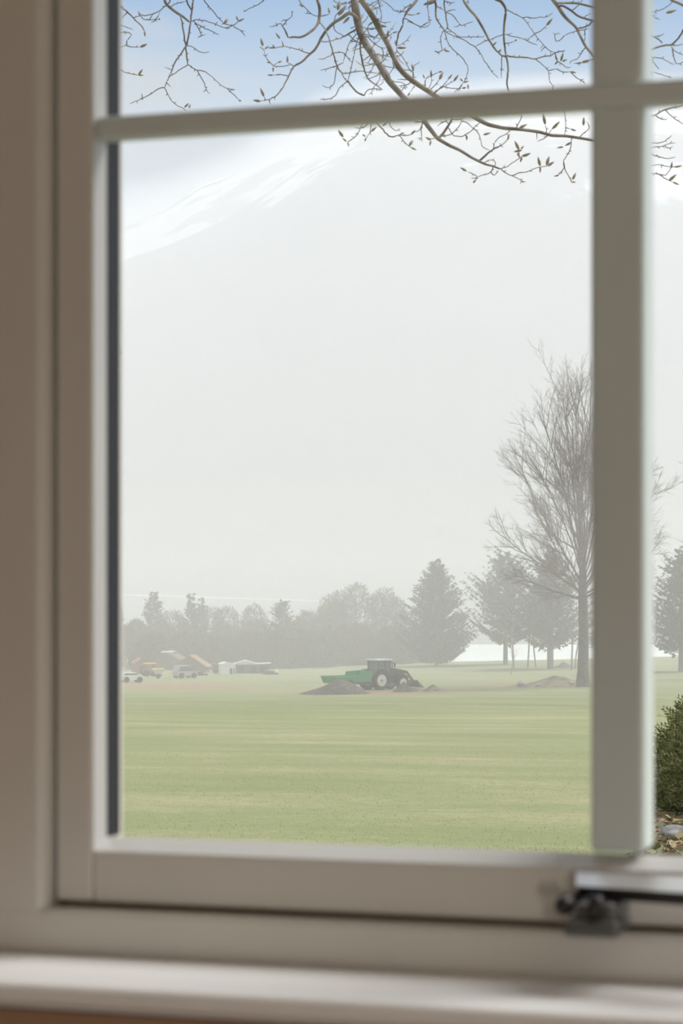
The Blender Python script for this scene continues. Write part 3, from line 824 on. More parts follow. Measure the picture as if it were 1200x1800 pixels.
def budding_tree():
    T0 = 9.6
    cloud_uv, cloud_t = np.zeros((0, 2)), np.zeros((0,))
    owner = np.zeros((0,), int)
    lines = []                                   # (branch id, P, r)
    nb = 0
    trunk_uv = [(-620, 2300), (-600, 1700), (-560, 1000), (-470, 300), (-360, -60), (-250, -260)]
    # main limb above the frame, from the trunk across
    spec = [(((-360, -60), (-180, -150), (40, -200), (300, -215), (560, -200), (760, -190), (960, -190), (1180, -160), (1340, -110)), [34, 32, 30, 27, 24, 20, 17, 12, 6])]
    for ln in TW.strip().splitlines():
        a = ln.split('|'); pts = [tuple(float(q) for q in p.split(',')) for p in a[0].split()]
        if len(a) > 1: w = [float(q) for q in a[1].split()]
        else: w = list(np.linspace(1.9, 1.3, len(pts)))
        if len(w) < len(pts): w += [w[-1]] * (len(pts) - len(w))
        spec.append((pts, w[:len(pts)]))
    rq = random.Random(5)
    for k in range(46):                          # fine curling twigs in the thicket where the two limbs part
        lim = spec[1][0] if rq.random() < .55 else spec[2][0]
        p = rq.choice([q for q in lim if 0 <= q[1] <= 150]); a = rq.uniform(0, 6.28); q = [p]
        for m_ in range(rq.randint(3, 6)):
            a += rq.uniform(-.7, .7); st = rq.uniform(5, 9); q.append((q[-1][0] + st * math.cos(a), q[-1][1] + st * math.sin(a) * .9))
        spec.append((q, list(np.linspace(1.8, 1.1, len(q)))))
    for idx, (pts, w) in enumerate(spec):
        p = np.array(pts, float); w = np.array(w, float)
        t0 = T0; own = None
        if len(cloud_uv):
            d = np.hypot(*(cloud_uv - p[0]).T); k = int(d.argmin())
            own = owner[k]; t0 = cloud_t[k]
            if d[k] > 1.5 and (d[k] < 45 or p[0][1] < -50 or p[0][0] < 190):
                p = np.vstack([cloud_uv[k], p]); w = np.concatenate([[w[0]], w])
        # densify with a smooth curve and small kinks
        seg = np.hypot(*np.diff(p, axis=0).T); s = np.concatenate([[0], np.cumsum(seg)]); n = max(3, int(s[-1] / 4.5))
        si = np.linspace(0, s[-1], n)
        q = np.stack([np.interp(si, s, p[:, 0]), np.interp(si, s, p[:, 1])], 1)
        qs = q.copy(); qs[1:-1] = 0.25 * q[:-2] + 0.5 * q[1:-1] + 0.25 * q[2:]
        wi = np.interp(si, s, w)
        qs[1:-1] += rng.normal(0, 0.35, (n - 2, 2)) * (wi[1:-1, None] < 4)
        drift = R.uniform(-1, 1) * (0.0022 if w.max() < 4 else 0.0012)
        ti = t0 + drift * si + 0.03 * np.sin(si * 0.05 + idx)
        P = np.array([EYE + ray(a, b) * t for (a, b), t in zip(qs, ti)])
        r = 0.5 * wi / F_PX * ti
        r[-1] *= 0.6
        if w[0] >= 3.4 or own is None: bid = nb; nb += 1
        else: bid = own
        lines.append((bid, P, r))
        cloud_uv = np.vstack([cloud_uv, qs]); cloud_t = np.concatenate([cloud_t, ti]); owner = np.concatenate([owner, np.full(n, bid)])
        if w.max() < 4.6 and s[-1] > 14:          # little side spurs, as on the real twigs
            for _ in range(int(s[-1] / 16)):
                k = R.randrange(1, n - 1); dv = qs[k] - qs[k - 1]; dv /= (np.hypot(*dv) + 1e-6)
                sg = R.choice((-1, 1)); an = math.radians(R.uniform(35, 70)) * sg
                e = np.array([dv[0] * math.cos(an) - dv[1] * math.sin(an), dv[0] * math.sin(an) + dv[1] * math.cos(an)]) * R.uniform(2.5, 6)
                A = EYE + ray(*qs[k]) * ti[k]; Bp = EYE + ray(*(qs[k] + e)) * (ti[k] + R.uniform(-.02, .02))
                lines.append((bid, np.array([A, (A + Bp) / 2, Bp]), np.array([.7, .7, .3]) / F_PX * ti[k]))
    base = lat(ul(-620, T0), T0); gzb = float(gz(ul(-620, T0), T0))
    root = tag(empty('budding_tree', (base.x, base.y, gzb)), 'bare tree in bud whose crooked twigs hang across the top panes', 'tree')
    off = np.array(root.location)
    tp = np.array([EYE + ray(*q) * T0 for q in trunk_uv]); tp[0] = (base.x, base.y, gzb - 0.2)
    V, F = tube_np([(tp, np.array([.24, .2, .16, .12, .09, .05]))], 14)
    mesh_np('trunk', V - off, F, M_LIMB, root, True)
    for b in range(nb):
        ls = [(P, r) for i, P, r in lines if i == b]
        V, F = tube_np(ls, 7)
        big = max(r.max() for P, r in ls) > 0.0045
        mesh_np('branch', V - off, F, M_LIMB if big else M_TWIG, root, True)
    # buds
    prof = [(0.0001, 0), (.05, .04), (.11, .2), (.135, .4), (.10, .66), (.045, .88), (.0001, 1.0)]
    pb = None
    for s_ in BUDS.replace('\n', ';').split(';'):
        a, c = [tuple(float(q) for q in p.split(',')) for p in s_.split()]
        d = np.hypot(*(cloud_uv - np.array(a)).T); t = cloud_t[int(d.argmin())]
        A = EYE + ray(*a) * t; C = EYE + ray(*c) * (t + R.uniform(-.02, .02)); v = C - A
        if pb is None:
            pb = BM().lathe(prof, 'z', (0, 0, 0), 8).build('bud', M_BUD, root, True); o = pb
        else:
            o = pb.copy(); COL.objects.link(o)
        ln = v.length
        o.parent = root; o.location = A - root.location; o.rotation_mode = 'QUATERNION'; o.rotation_quaternion = v.to_track_quat('Z', 'Y')
        wd = max(ln, 0.026) * R.uniform(.95, 1.25); o.scale = (wd, wd, ln)
budding_tree()

# -- generic growth for bare trees
def grow(lines, p, d, length, r, level, maxl, kids, up, bend, rs, spread):
    n = 5 if level < 2 else 4
    pts = [p.copy()]; dirs = [d.copy()]
    dd = d.copy()
    for k in range(n - 1):
        dd = dd + np.array([0, 0, up]) + rs.normal(0, bend, 3); dd /= np.linalg.norm(dd)
        pts.append(pts[-1] + dd * length / (n - 1)); dirs.append(dd.copy())
    P = np.array(pts); rad = np.linspace(r, r * 0.28, n)
    lines.append((P, rad))
    if level >= maxl: return
    for k in range(kids[level]):
        f = rs.uniform(0.22, 1.0); x = f * (n - 1); i = min(int(x), n - 2); q = P[i] + (P[i + 1] - P[i]) * (x - i)
        ax = rs.normal(0, 1, 3); b = dirs[i]; ax -= b * ax.dot(b); ax /= np.linalg.norm(ax) + 1e-9
        a = math.radians(rs.uniform(*spread)); nd = b * math.cos(a) + ax * math.sin(a)
        grow(lines, q, nd, length * rs.uniform(.28, .5) * (1.15 - .45 * f), max(r * 0.38, 0.004), level + 1, maxl, kids, up * 0.8, bend, rs, spread)

def tall_bare_tree(name, u, t, height, fork, limbs, label, seed, r0, lean=0.0, kids=(16, 9, 6)):
    rs = np.random.default_rng(seed)
    g = ground(u, t); root = tag(empty(name, g), label, 'tree')
    P = np.array([(0, 0, -.3), (.02, 0, fork * .15), (0.08 + lean * .3, 0, fork * .5), (lean * .6, 0, fork * .85), (lean, 0, fork + 1.2)])
    V, F = tube_np([(P, np.array([r0 * 1.45, r0 * 1.05, r0 * .92, r0 * .85, r0 * .6]))], 14)
    mesh_np('trunk', V, F, M_BARK, root, True)
    right = np.array([CY, SY, 0]); fwd = np.array([-SY, CY, 0])
    for i in range(limbs):
        lines = []
        az = 2 * math.pi * (i * 0.618 + 0.1 * rs.uniform()); phi = math.radians(5 + 75 * ((i + .5) / limbs) ** 1.4)
        d = np.array([0, 0, math.cos(phi)]) + (right * math.cos(az) + fwd * math.sin(az)) * math.sin(phi)
        ln = (height - fork) * float(np.interp(math.degrees(phi), [0, 14, 29, 49, 80], [1.0, .99, .84, .64, .44])) * rs.uniform(.74, .88)
        z = fork + .8 - 2.8 * ((i + .5) / limbs)
        grow(lines, np.array([lean * z / fork, 0, z]), d, ln, r0 * rs.uniform(.16, .27), 0, 3, kids, 0.055, 0.06, rs, (18, 44))
        V, F = tube_np(lines, 4)
        mesh_np('branch', V, F, M_TWIG, root, True)
    return root
tall_bare_tree('bare_tree', 1024, 200, 27.2, 9.6, 26, 'tall leafless tree with fan of fine twigs, half behind the upright bar', 3, 0.48)
tall_bare_tree('bare_tree', 1275, 215, 21, 8, 12, 'leafless tree at the right edge, showing only faint twigs in mist', 5, 0.40, kids=(9, 6, 4))

# -- conifers
M_NEEDLE = island_mat('needles', [(0.020, 0.032, 0.022), (0.035, 0.05, 0.033), (0.05, 0.065, 0.045)])
M_PINE = island_mat('pine_needles', [(0.030, 0.042, 0.022), (0.055, 0.068, 0.036), (0.08, 0.085, 0.045)])
M_OLIVE = island_mat('spring_twigs', [(0.07, 0.065, 0.038), (0.11, 0.10, 0.06), (0.15, 0.14, 0.08)])
M_BROWNTW = island_mat('brown_twigs', [(0.08, 0.065, 0.05), (0.12, 0.10, 0.075), (0.16, 0.13, 0.10)])

def sprays(A, D, Lh, W, rs):
    """flat pointed sprays: A (n,3) roots, D (n,3) unit directions, Lh (n,) lengths, W (n,) half widths -> V, quads"""
    n = len(A); nr = rs.normal(0, 1, (n, 3)); S = np.cross(D, nr); S /= (np.linalg.norm(S, axis=1, keepdims=True) + 1e-9)
    m = A + D * (Lh * .45)[:, None]
    V = np.stack([A, m + S * W[:, None], A + D * Lh[:, None] + np.array([0, 0, -.08]) * Lh[:, None], m - S * W[:, None]], 1).reshape(-1, 3)
    return V, np.arange(4 * n).reshape(-1, 4)

def conifer_mesh(height, radius, clear, nwh, per, seed, droop=0.25, dens=26, tip=0.35, ragged=0.25):
    """-> trunk (V,F), foliage (V,F)"""
    rs = np.random.default_rng(seed)
    tr = tube_np([(np.array([(0, 0, -.4), (.03, 0, height * .3), (0, .03, height * .7), (0, 0, height * .985)]), np.array([height * .022, height * .018, height * .009, .02]))], 8)
    A, D, Ls, W = [], [], [], []
    br = []
    for i in range(nwh):
        f = i / (nwh - 1); z = clear + (height * .97 - clear) * f
        env = radius * (1 - f) ** 0.75 + 0.12
        if f < 0.12: env *= 0.72 + 2.3 * f
        for k in range(per):
            az = rs.uniform(0, 2 * math.pi); ln = env * rs.uniform(1 - ragged, 1 + ragged)
            h = np.array([math.cos(az), math.sin(az), 0]); zj = z + rs.normal(0, 1.3 * height / nwh) * min(1, 4 * f + .25)
            m = 9; s = np.linspace(0.05, 1, m)
            zz = zj + ln * (0.28 * s - droop * s ** 2 * 1.6 + tip * np.maximum(s - .6, 0)) + rs.normal(0, .08)
            P = h[None] * (ln * s)[:, None]; P[:, 2] = zz
            br.append((P, np.linspace(.035, .008, m)))
            nn = max(6, int(dens * ln / radius) + 6)
            ss = rs.uniform(.12, 1.0, nn); Q = np.stack([np.interp(ss, s, P[:, c]) for c in range(3)], 1)
            side = np.array([-h[1], h[0], 0]) * rs.choice([-1, 1], nn)[:, None]
            dd = h[None] * rs.uniform(.4, 1.1, nn)[:, None] + side * rs.uniform(.1, .9, nn)[:, None]; dd[:, 2] += rs.uniform(-.6, .35, nn)
            dd /= np.linalg.norm(dd, axis=1, keepdims=True)
            A.append(Q); D.append(dd); l = rs.uniform(.35, .8, nn) * (0.45 + .11 * height / 2 * .5) * (1.15 - .5 * ss); Ls.append(l); W.append(l * rs.uniform(.16, .28, nn))
    V, F = sprays(np.concatenate(A), np.concatenate(D), np.concatenate(Ls), np.concatenate(W), rs)
    bV, bF = tube_np(br, 3)
    return tr, (bV, bF), (V, F)

def trunk_and_limbs(root, tr, br):
    return mesh_np('trunk', np.concatenate([tr[0], br[0]]), np.concatenate([tr[1], br[1] + len(tr[0])]), M_BARK, root, True)

def conifer(name, u, t, height, label, spec, group=None, foliage=None, cat='tree'):
    g = ground(u, t); root = tag(empty(name, g), label, cat, group)
    tr, br, fo = conifer_mesh(height, **spec)
    trunk_and_limbs(root, tr, br)
    mesh_np('needles', *fo, foliage or M_NEEDLE, root)['kind'] = 'stuff'
    return root

conifer('spruce_tree', 767, 272, 12.6, 'broad dense grey-green spruce right of the tractor, foliage down to the grass', dict(radius=5.0, clear=.3, nwh=46, per=10, seed=11, dens=60, droop=-.02, tip=.35))
conifer('pine_tree', 888, 270, 13.4, 'ragged conifer on a bare pale trunk, second conifer from the tractor', dict(radius=5.6, clear=2.5, nwh=32, per=9, seed=12, dens=60, droop=-.10, tip=.3, ragged=.4), foliage=M_PINE)
conifer('pine_tree', 968, 253, 13.2, 'dark conifer on a bare trunk just left of the tall leafless tree', dict(radius=5.2, clear=2.3, nwh=32, per=9, seed=13, dens=60, droop=-.10, tip=.3, ragged=.4))
conifer('spruce_tree', 1196, 235, 12.4, 'misty spruce in the right pane behind the green shrub', dict(radius=5.0, clear=2.0, nwh=34, per=9, seed=14, dens=52, droop=.0))
conifer('spruce_tree', 1075, 262, 11.8, 'spruce hidden mostly by the upright bar beside the tall leafless tree', dict(radius=4.0, clear=2.2, nwh=24, per=7, seed=15, dens=34))

def thin_trunk(name, us, v_top, t, r, label, m):
    g = ground(us[0], t); root = tag(empty(name, g), label, 'tree')
    n = len(us); top = (1175 - v_top) / F_PX * t * 1.0
    P = np.array([np.array(lat(ul(u, t) - ul(us[0], t), 0, z)) for u, z in zip(us, np.linspace(-.2, top, n))])
    V, F = tube_np([(P, np.linspace(r, r * .55, n))], 8)
    mesh_np('trunk', V, F, m, root, True)
    rs = np.random.default_rng(int(us[0])); lines = []
    for k in range(7):
        f = rs.uniform(.55, 1); q = P[0] + (P[-1] - P[0]) * f; q = np.array([np.interp(f * (n - 1), range(n), P[:, c]) for c in range(3)])
        d = rs.normal(0, 1, 3); d[2] = abs(d[2]) + .6; d /= np.linalg.norm(d)
        grow(lines, q, d, top * .4, r * .4, 1, 3, (0, 5, 4), .1, .1, rs, (20, 50))
    V, F = tube_np(lines, 3); mesh_np('branch', V, F, M_TWIG, root)
    return root
M_BIRCH = mat('birch_bark', (0.30, 0.28, 0.25), 0.8, col2=(0.5, 0.47, 0.43), scale=6)
thin_trunk('birch_tree', (903, 901, 900, 901), 1085, 255, .13, 'pale slim birch trunk close beside the thicker conifer trunk', M_BIRCH)
thin_trunk('young_tree', (927, 929, 930, 932), 1080, 258, .10, 'thin upright stem of the pair standing before the bright lake', M_BARK)
thin_trunk('young_tree', (942, 938, 935, 934), 1080, 258, .09, 'thin leaning stem of the pair, slanting left before the bright lake', M_BARK)
thin_trunk('young_tree', (963, 963, 964, 964), 1080, 254, .14, 'straight dark stem touching the left side of the dark conifer trunk', M_BARK)
thin_trunk('young_tree', (1004, 1005, 1006, 1008), 1090, 250, .11, 'straight sapling stem just left of the tall leafless trunk', M_BARK)
thin_trunk('young_tree', (1010, 1012, 1016, 1020), 1100, 251, .09, 'curved sapling leaning right beside the tall leafless trunk', M_BARK)
thin_trunk('young_tree', (898, 899, 902, 899), 1135, 235, .04, 'wispy seedling in the grass in front of the pale birch', M_TWIG)

# -- tree line on the left
def leafy_mesh(w, h, n, seed):
    rs = np.random.default_rng(seed)
    tr = [(np.array([(0, 0, -.3), (.05, 0, h * .25), (0, .05, h * .55), (.0, 0, h * .8)]), np.array([.16, .13, .08, .03]))]
    for k in range(10):
        z = h * rs.uniform(.12, .5); d = rs.normal(0, 1, 3); d[2] = abs(d[2]) + .9; d /= np.linalg.norm(d)
        q = np.array([0, 0, z]); e = q + d * h * rs.uniform(.25, .4); e[0] = np.clip(e[0], -w * .42, w * .42); e[1] = np.clip(e[1], -w * .42, w * .42)
        tr.append((np.array([q, (q + e) / 2 + rs.normal(0, .1, 3), e]), np.array([.07, .045, .015])))
    # lumpy crown of fine upright twigs
    cs = np.stack([rs.uniform(-.30, .30, 9) * w, rs.uniform(-.30, .30, 9) * w, rs.uniform(.12, .74, 9) * h], 1); cs[0] = (0, 0, h * .78)
    rr = rs.uniform(.16, .28, 9) * w
    rr = np.minimum(rr, h - cs[:, 2])
    k = rs.integers(0, 9, n); v = rs.normal(0, 1, (n, 3)); v /= np.linalg.norm(v, axis=1, keepdims=True)
    A = cs[k] + v * (rr[k] * rs.uniform(.25, 1, n) ** .5)[:, None] * np.array([1, 1, 1.15])
    A[:, 2] = np.maximum(A[:, 2], .05)
    D = v * .6 + rs.normal(0, .5, (n, 3)); D[:, 2] += .7; D /= np.linalg.norm(D, axis=1, keepdims=True)
    Ls = rs.uniform(.25, .75, n)
    V, F = sprays(A, D, Ls, Ls * .10, rs)
    return tube_np(tr, 5), (V, F)
PROTO = {}
def line_tree(kind, u, v_top, w_px, t, label, v_base=None):
    g = ground(u, t)
    vb = V0 - (g.z - EYE.z) / t * F_PX
    H = (vb - v_top) / F_PX * t; Wd = w_px / F_PX * t
    seed = int(u * 7 + t)
    root = tag(empty({'c': 'spruce_tree', 'o': 'budding_bush', 'b': 'bare_bush'}[kind], g), label, 'tree' if kind == 'c' else 'bush', 'trees along the field edge')
    if kind == 'c':
        tr, br, fo = conifer_mesh(H, radius=Wd / 2, clear=.3, nwh=28, per=8, seed=seed, dens=40, droop=.0)
        trunk_and_limbs(root, tr, br); mesh_np('needles', *fo, M_NEEDLE, root)['kind'] = 'stuff'
    else:
        tr, fo = leafy_mesh(Wd * 1.2, H, 9000, seed)
        mesh_np('trunk', *tr, M_BARK, root, True); mesh_np('twigs', *fo, M_OLIVE if kind == 'o' else M_BROWNTW, root)['kind'] = 'stuff'
    return root
LT = [('b', 738, 1122, 60, 288, 'low bush filling the gap between tractor and the big spruce'),
      ('o', 565, 1120, 70, 282, 'low bush behind the open tail end of the green trailer'),
      ('b', 645, 1118, 80, 284, 'low bush behind the front wall of the green trailer'),
      ('o', 322, 1116, 70, 284, 'low bush above the bright roof ridge of the dark outbuilding'),
      ('b', 490, 1112, 80, 280, 'low bush behind the tiny white marker post'),
      ('c', 206, 1062, 40, 292, 'dark spruce cut by the gasket at the left end of the tree row'),
      ('b', 240, 1092, 62, 288, 'low bare bush between the gasket and the first pointed spruce'),
      ('c', 270, 1040, 78, 300, 'pointed spruce, first clear one from the left in the tree row'),
      ('o', 306, 1078, 70, 294, 'round olive bush between the two pointed spruces on the left'),
      ('c', 336, 1048, 62, 296, 'narrow pointed spruce above the reddish barn roof'),
      ('c', 354, 1056, 40, 304, 'slim spruce tight against the right side of the narrow spruce'),
      ('o', 398, 1070, 84, 300, 'olive rounded tree above the white cabin'),
      ('o', 446, 1068, 80, 302, 'olive rounded tree above the long low shed'),
      ('c', 496, 1055, 96, 290, 'broad dark spruce in the middle of the tree row'),
      ('b', 540, 1076, 66, 298, 'brownish bush right of the broad dark spruce'),
      ('o', 584, 1046, 84, 304, 'olive tree above the left end of the green trailer'),
      ('b', 626, 1020, 92, 300, 'tallest rounded bare tree, above the green trailer'),
      ('b', 676, 1034, 80, 302, 'brown rounded tree above the tractor cab'),
      ('o', 704, 1072, 46, 298, 'small pale bush between tractor cab and the big spruce'),
      ('b', 268, 1118, 84, 276, 'low bush behind the yellow machine'),
      ('o', 372, 1122, 96, 280, 'low dense bush behind the reddish barn'),
      ('b', 448, 1116, 90, 282, 'low dense bush behind the long low shed'),
      ('o', 528, 1112, 90, 284, 'low dense bush at the right end of the farm yard'),
      ('b', 604, 1102, 100, 286, 'low dense bush behind the green trailer'),
      ('o', 682, 1106, 90, 286, 'low dense bush directly behind the tractor')]
for a in LT: line_tree(*a)

# ------------------------------------------------------------------ tractor and trailer
M_TBODY = mat('tractor_black', (0.018, 0.022, 0.022), 0.35, coat=.3)
M_TYRE = mat('tyre', (0.02, 0.02, 0.02), 0.85, bump=.1, scale=20)
M_RIM = mat('rim', (0.62, 0.62, 0.60), 0.45)
M_TGLASS = mat('cab_glass', (0.10, 0.13, 0.14), 0.08, spec=.8)
M_ROOF = mat('cab_roof', (0.55, 0.57, 0.56), 0.5)
M_GREEN = mat('trailer_green', (0.015, 0.26, 0.10), 0.5, var=.15, scale=3)
M_LAMP = mat('lamp_lens', (0.7, 0.65, 0.5), 0.2)
T_T = 200.0
HEAD = math.radians(17.07 + 38)                  # heading: to the right and away
def wheel(parent, name, x, y, rad, wid):
    s = 1 if y > 0 else -1
    prof = [(rad * .60, -wid / 2), (rad * .9, -wid / 2), (rad * .98, -wid * .32), (rad, 0), (rad * .98, wid * .32), (rad * .9, wid / 2), (rad * .60, wid / 2)]
    b = BM(); b.lathe(prof, 'y', (x, y, rad), 28)
    for k in range(20):
        a = 2 * math.pi * k / 20
        rot = Matrix.Rotation(a, 4, 'Y')
        for sd in (-1, 1):
            b.box(-.05, .05, min(0, sd * wid * .48), max(0, sd * wid * .48), rad * .96, rad * 1.035, rot=rot @ Matrix.Rotation(sd * .5, 4, 'Z'), off=(x, y, rad))
    wv = b.build(name, M_TYRE, parent)
    hw = wid * .5; b = BM(); b.lathe([(0.001, -hw - .02), (rad * .22, -hw - .03), (rad * .3, -hw - .008), (rad * .52, -hw - .012), (rad * .60, -hw - .035), (rad * .605, -hw + .02), (rad * .605, hw - .02), (rad * .60, hw + .035), (rad * .52, hw + .012), (rad * .3, hw + .008), (rad * .22, hw + .03), (0.001, hw + .02)], 'y', (x, y, rad), 24)
    b.build('rim', M_RIM, wv, True, label='pale wheel rim')
    BM().lathe([(0.001, -hw - .05), (rad * .13, -hw - .045), (rad * .13, hw + .045), (0.001, hw + .05)], 'y', (x, y, rad), 12).build('hub', M_GREYMETAL, wv)
    return wv
def tractor():
    g = ground(668, T_T)
    e = tag(empty('tractor', g, HEAD), 'black farm tractor with pale wheel rims parked by the earth heaps', 'tractor')
    for y in (-.88, .88): wheel(e, 'rear_wheel', -.75, y, .86, .52)
    for y in (-.85, .85): wheel(e, 'front_wheel', 1.75, y, .62, .42)
    b = BM(); b.box(-.9, .7, -.35, .35, .55, 1.25, .05); b.box(.5, 2.2, -.28, .28, .55, 1.0, .04); b.box(1.6, 1.9, -.75, .75, .5, .72, .03); b.box(-.9, -.6, -.75, .75, .75, .98, .03)
    b.build('chassis', M_GREYMETAL, e)
    b = BM(); b.prism([(.62, 1.0), (2.42, 1.0), (2.50, 1.25), (2.38, 1.50), (1.9, 1.62), (.62, 1.74)], 'y', -.38, .38)
    hood = b.build('hood', M_TBODY, e)
    b = BM()
    for k in range(5): b.box(2.40, 2.515, -.3, .3, 1.04 + k * .07, 1.07 + k * .07)
    b.build('grille', M_GREYMETAL, hood)
    for y in (-.25, .25): BM().box(2.36, 2.47, y - .09, y + .09, 1.38, 1.47, .02).build('headlight', M_LAMP, hood)
    BM().tube([(1.0, -.45, 1.3), (1.0, -.45, 2.35), (1.06, -.45, 2.45)], .045, 10).build('exhaust_pipe', M_GREYMETAL, e)
    # cab
    cab = BM()
    for x0, x1, y in ((-.82, -.62, -.72), (-.82, -.62, .72), (.55, .70, -.70), (.55, .70, .70), (-.05, .03, -.74), (-.05, .03, .74)):
        s = 1 if y > 0 else -1
        cab.box(x0, x1 - .08, y - .04, y + .04, 1.05, 2.52)
    cab.box(-.85, .70, -.74, .74, 1.0, 1.18, .03); cab.box(-.88, .70, -.76, .76, 2.44, 2.55, .03)
    cab = cab.build('cab', M_TBODY, e)
    b = BM()
    b.box(-.78, .60, -.71, -.70, 1.18, 2.45); b.box(-.78, .60, .70, .71, 1.18, 2.45); b.box(.585, .60, -.70, .70, 1.18, 2.45); b.box(-.78, -.765, -.70, .70, 1.3, 2.45)
    b.build('cab_window', M_TGLASS, cab)
    BM().box(-.98, .82, -.82, .82, 2.53, 2.70, .06).build('roof', M_ROOF, cab, label='pale cab roof')
    b = BM(); b.box(-.55, -.05, -.25, .25, 1.2, 1.4, .05); b.box(-.62, -.5, -.25, .25, 1.35, 1.95, .05); b.build('driver_seat', M_GREYMETAL, cab)
    BM().tube([(.35, -.2, 1.75), (.28, 0, 1.86), (.35, .2, 1.75), (.42, 0, 1.64), (.35, -.2, 1.75)], .018, 6).build('steering_wheel', M_GREYMETAL, cab)
    for y in (-1, 1):
        BM().tube([(.68, .72 * y, 2.35), (.80, 1.02 * y, 2.32)], .015, 6).box(.76, .84, 1.02 * y - .09, 1.02 * y + .09, 2.0, 2.36, .01).build('mirror', M_TBODY, cab)
    for y in (-.88, .88):
        b = BM(); out = [(-.75 + 1.0 * math.cos(a), .86 + 1.0 * math.sin(a)) for a in np.linspace(.35, 2.7, 12)]; inn = [(-.75 + .94 * math.cos(a), .86 + .94 * math.sin(a)) for a in np.linspace(2.7, .35, 12)]
        b.prism(out + inn, 'y', y - .30, y + .30); b.build('mudguard', M_TBODY, e)
    for y in (-.85, .85):
        b = BM(); out = [(1.75 + .74 * math.cos(a), .62 + .74 * math.sin(a)) for a in np.linspace(.5, 2.6, 10)]; inn = [(1.75 + .70 * math.cos(a), .62 + .70 * math.sin(a)) for a in np.linspace(2.6, .5, 10)]
        b.prism(out + inn, 'y', y - .22, y + .22); b.build('mudguard', M_TBODY, e)
    # front loader
    for y in (-.55, .55):
        b = BM(); b.prism([(.62, 1.75), (.78, 1.95), (2.6, 1.62), (3.55, .55), (3.42, .42), (2.5, 1.42), (.75, 1.7)], 'y', y - .05, y + .05); b.build('loader_arm', M_TBODY, e)
        BM().tube([(1.2, y, 1.0), (2.4, y, 1.42)], .045, 8).build('hydraulic_ram', M_GREYMETAL, e)
    b = BM(); b.prism([(3.42, .75), (3.48, .80), (3.62, .28), (4.15, .16), (4.2, .10), (3.55, .16), (3.40, .45)], 'y', -1.0, 1.0)
    for y in (-1.0, .96): b.prism([(3.44, .75), (4.18, .14), (3.55, .14), (3.40, .45)], 'y', y, y + .04)
    b.build('bucket', M_GREYMETAL, e)
    BM().box(-.3, .15, -.98, -.74, .5, .6, .01).box(-.25, .1, -.96, -.76, .78, .86, .01).build('cab_step', M_GREYMETAL, e)
    return e
tractor()
def trailer():
    g = ground(668, T_T); q = Matrix.Rotation(HEAD, 4, 'Z') @ Vector((-1.55, 0, 0))
    e = tag(empty('trailer', (g.x + q.x, g.y + q.y, g.z), HEAD), 'green tipping trailer hitched behind the tractor, partly hidden by an earth heap', 'trailer')
    b = BM(); b.prism([(-4.0, .72), (-.25, .80), (-.05, 1.72), (-1.55, 1.66), (-1.62, 1.35), (-4.25, 1.26)], 'y', -.98, -.94)
    b.prism([(-4.0, .72), (-.25, .80), (-.05, 1.72), (-1.55, 1.66), (-1.62, 1.35), (-4.25, 1.26)], 'y', .94, .98)
    b.prism([(-4.0, .70), (-.25, .78), (-.25, .86), (-4.0, .78)], 'y', -.96, .96)
    b.prism([(-.30, .8), (-.20, .8), (0, 1.72), (-.1, 1.72)], 'y', -.96, .96)
    b.build('tipping_body', M_GREEN, e)
    b = BM(); b.prism([(-4.02, .72), (-3.96, .72), (-4.22, 1.27), (-4.28, 1.27)], 'y', -.98, .98); b.build('tailgate', M_GREEN, e)
    b = BM()
    for y in (-.995, .995): b.box(-4.3, -1.6, y - .03, y + .03, 1.26, 1.33)
    b.build('top_rail', mat('rail_green', (0.10, 0.42, 0.22), .5), e, label='lighter green rail along the trailer top')
    b = BM(); b.box(-3.4, .9, -.35, -.25, .55, .70); b.box(-3.4, .9, .25, .35, .55, .70); b.box(.7, 1.0, -.08, .08, .5, .62); b.box(-2.7, -2.5, -.85, .85, .42, .56)
    b.build('chassis', M_GREYMETAL, e)
    for y in (-.86, .86): wheel(e, 'wheel', -2.6, y, .48, .32)
trailer()

# ------------------------------------------------------------------ heaps, stones, the earth bank
M_SOIL = mat('dark_soil', (0.05, 0.045, 0.042), 0.95, col2=(0.13, 0.11, 0.095), scale=3, bump=.6)
M_CLAY = mat('pale_soil', (0.20, 0.15, 0.10), 0.95, col2=(0.36, 0.27, 0.18), scale=2, bump=.6)
M_TURNED = mat('turned_earth', (0.10, 0.085, 0.055), 0.95, col2=(0.25, 0.205, 0.13), scale=1.6, bump=.7)
M_STONE = mat('stone', (0.30, 0.29, 0.28), 0.9, col2=(0.48, 0.46, 0.44), scale=5, bump=.3)
def heap(name, u, t, wl, wt, h, label, m, cat, seed, skew=0.0):
    l0 = ul(u, t); n = 40
    a = np.linspace(-1.1, 1.1, n); A, B = np.meshgrid(a, a, indexing='ij')
    rr = np.hypot(A - skew * .0, B); prof = np.clip(1 - rr, 0, 1) ** 0.9
    pk = np.exp(-((A - skew) / .55) ** 2)
    Lc = l0 + A * wl; Tc = t + B * wt
    rs = np.random.default_rng(seed)
    Z = gz(Lc, Tc) + h * prof * (.55 + .6 * pk) * (1 + .18 * vnoise(A, B, 6, seed)) + rs.normal(0, .02, A.shape) * (prof > 0) - .08 * (prof <= 0)
    g = ground(u, t); root_off = np.array(g)
    V = np.stack([Lc * CY - Tc * SY, Lc * SY + Tc * CY, Z], -1).reshape(-1, 3) - root_off
    i = np.arange(n - 1)[:, None] * n; j = np.arange(n - 1)[None, :]
    F = np.stack([i + j, i + n + j, i + n + j + 1, i + j + 1], -1).reshape(-1, 4)
    o = mesh_np(name, V, F, m, None, True); o.location = g
    return tag(o, label, cat)
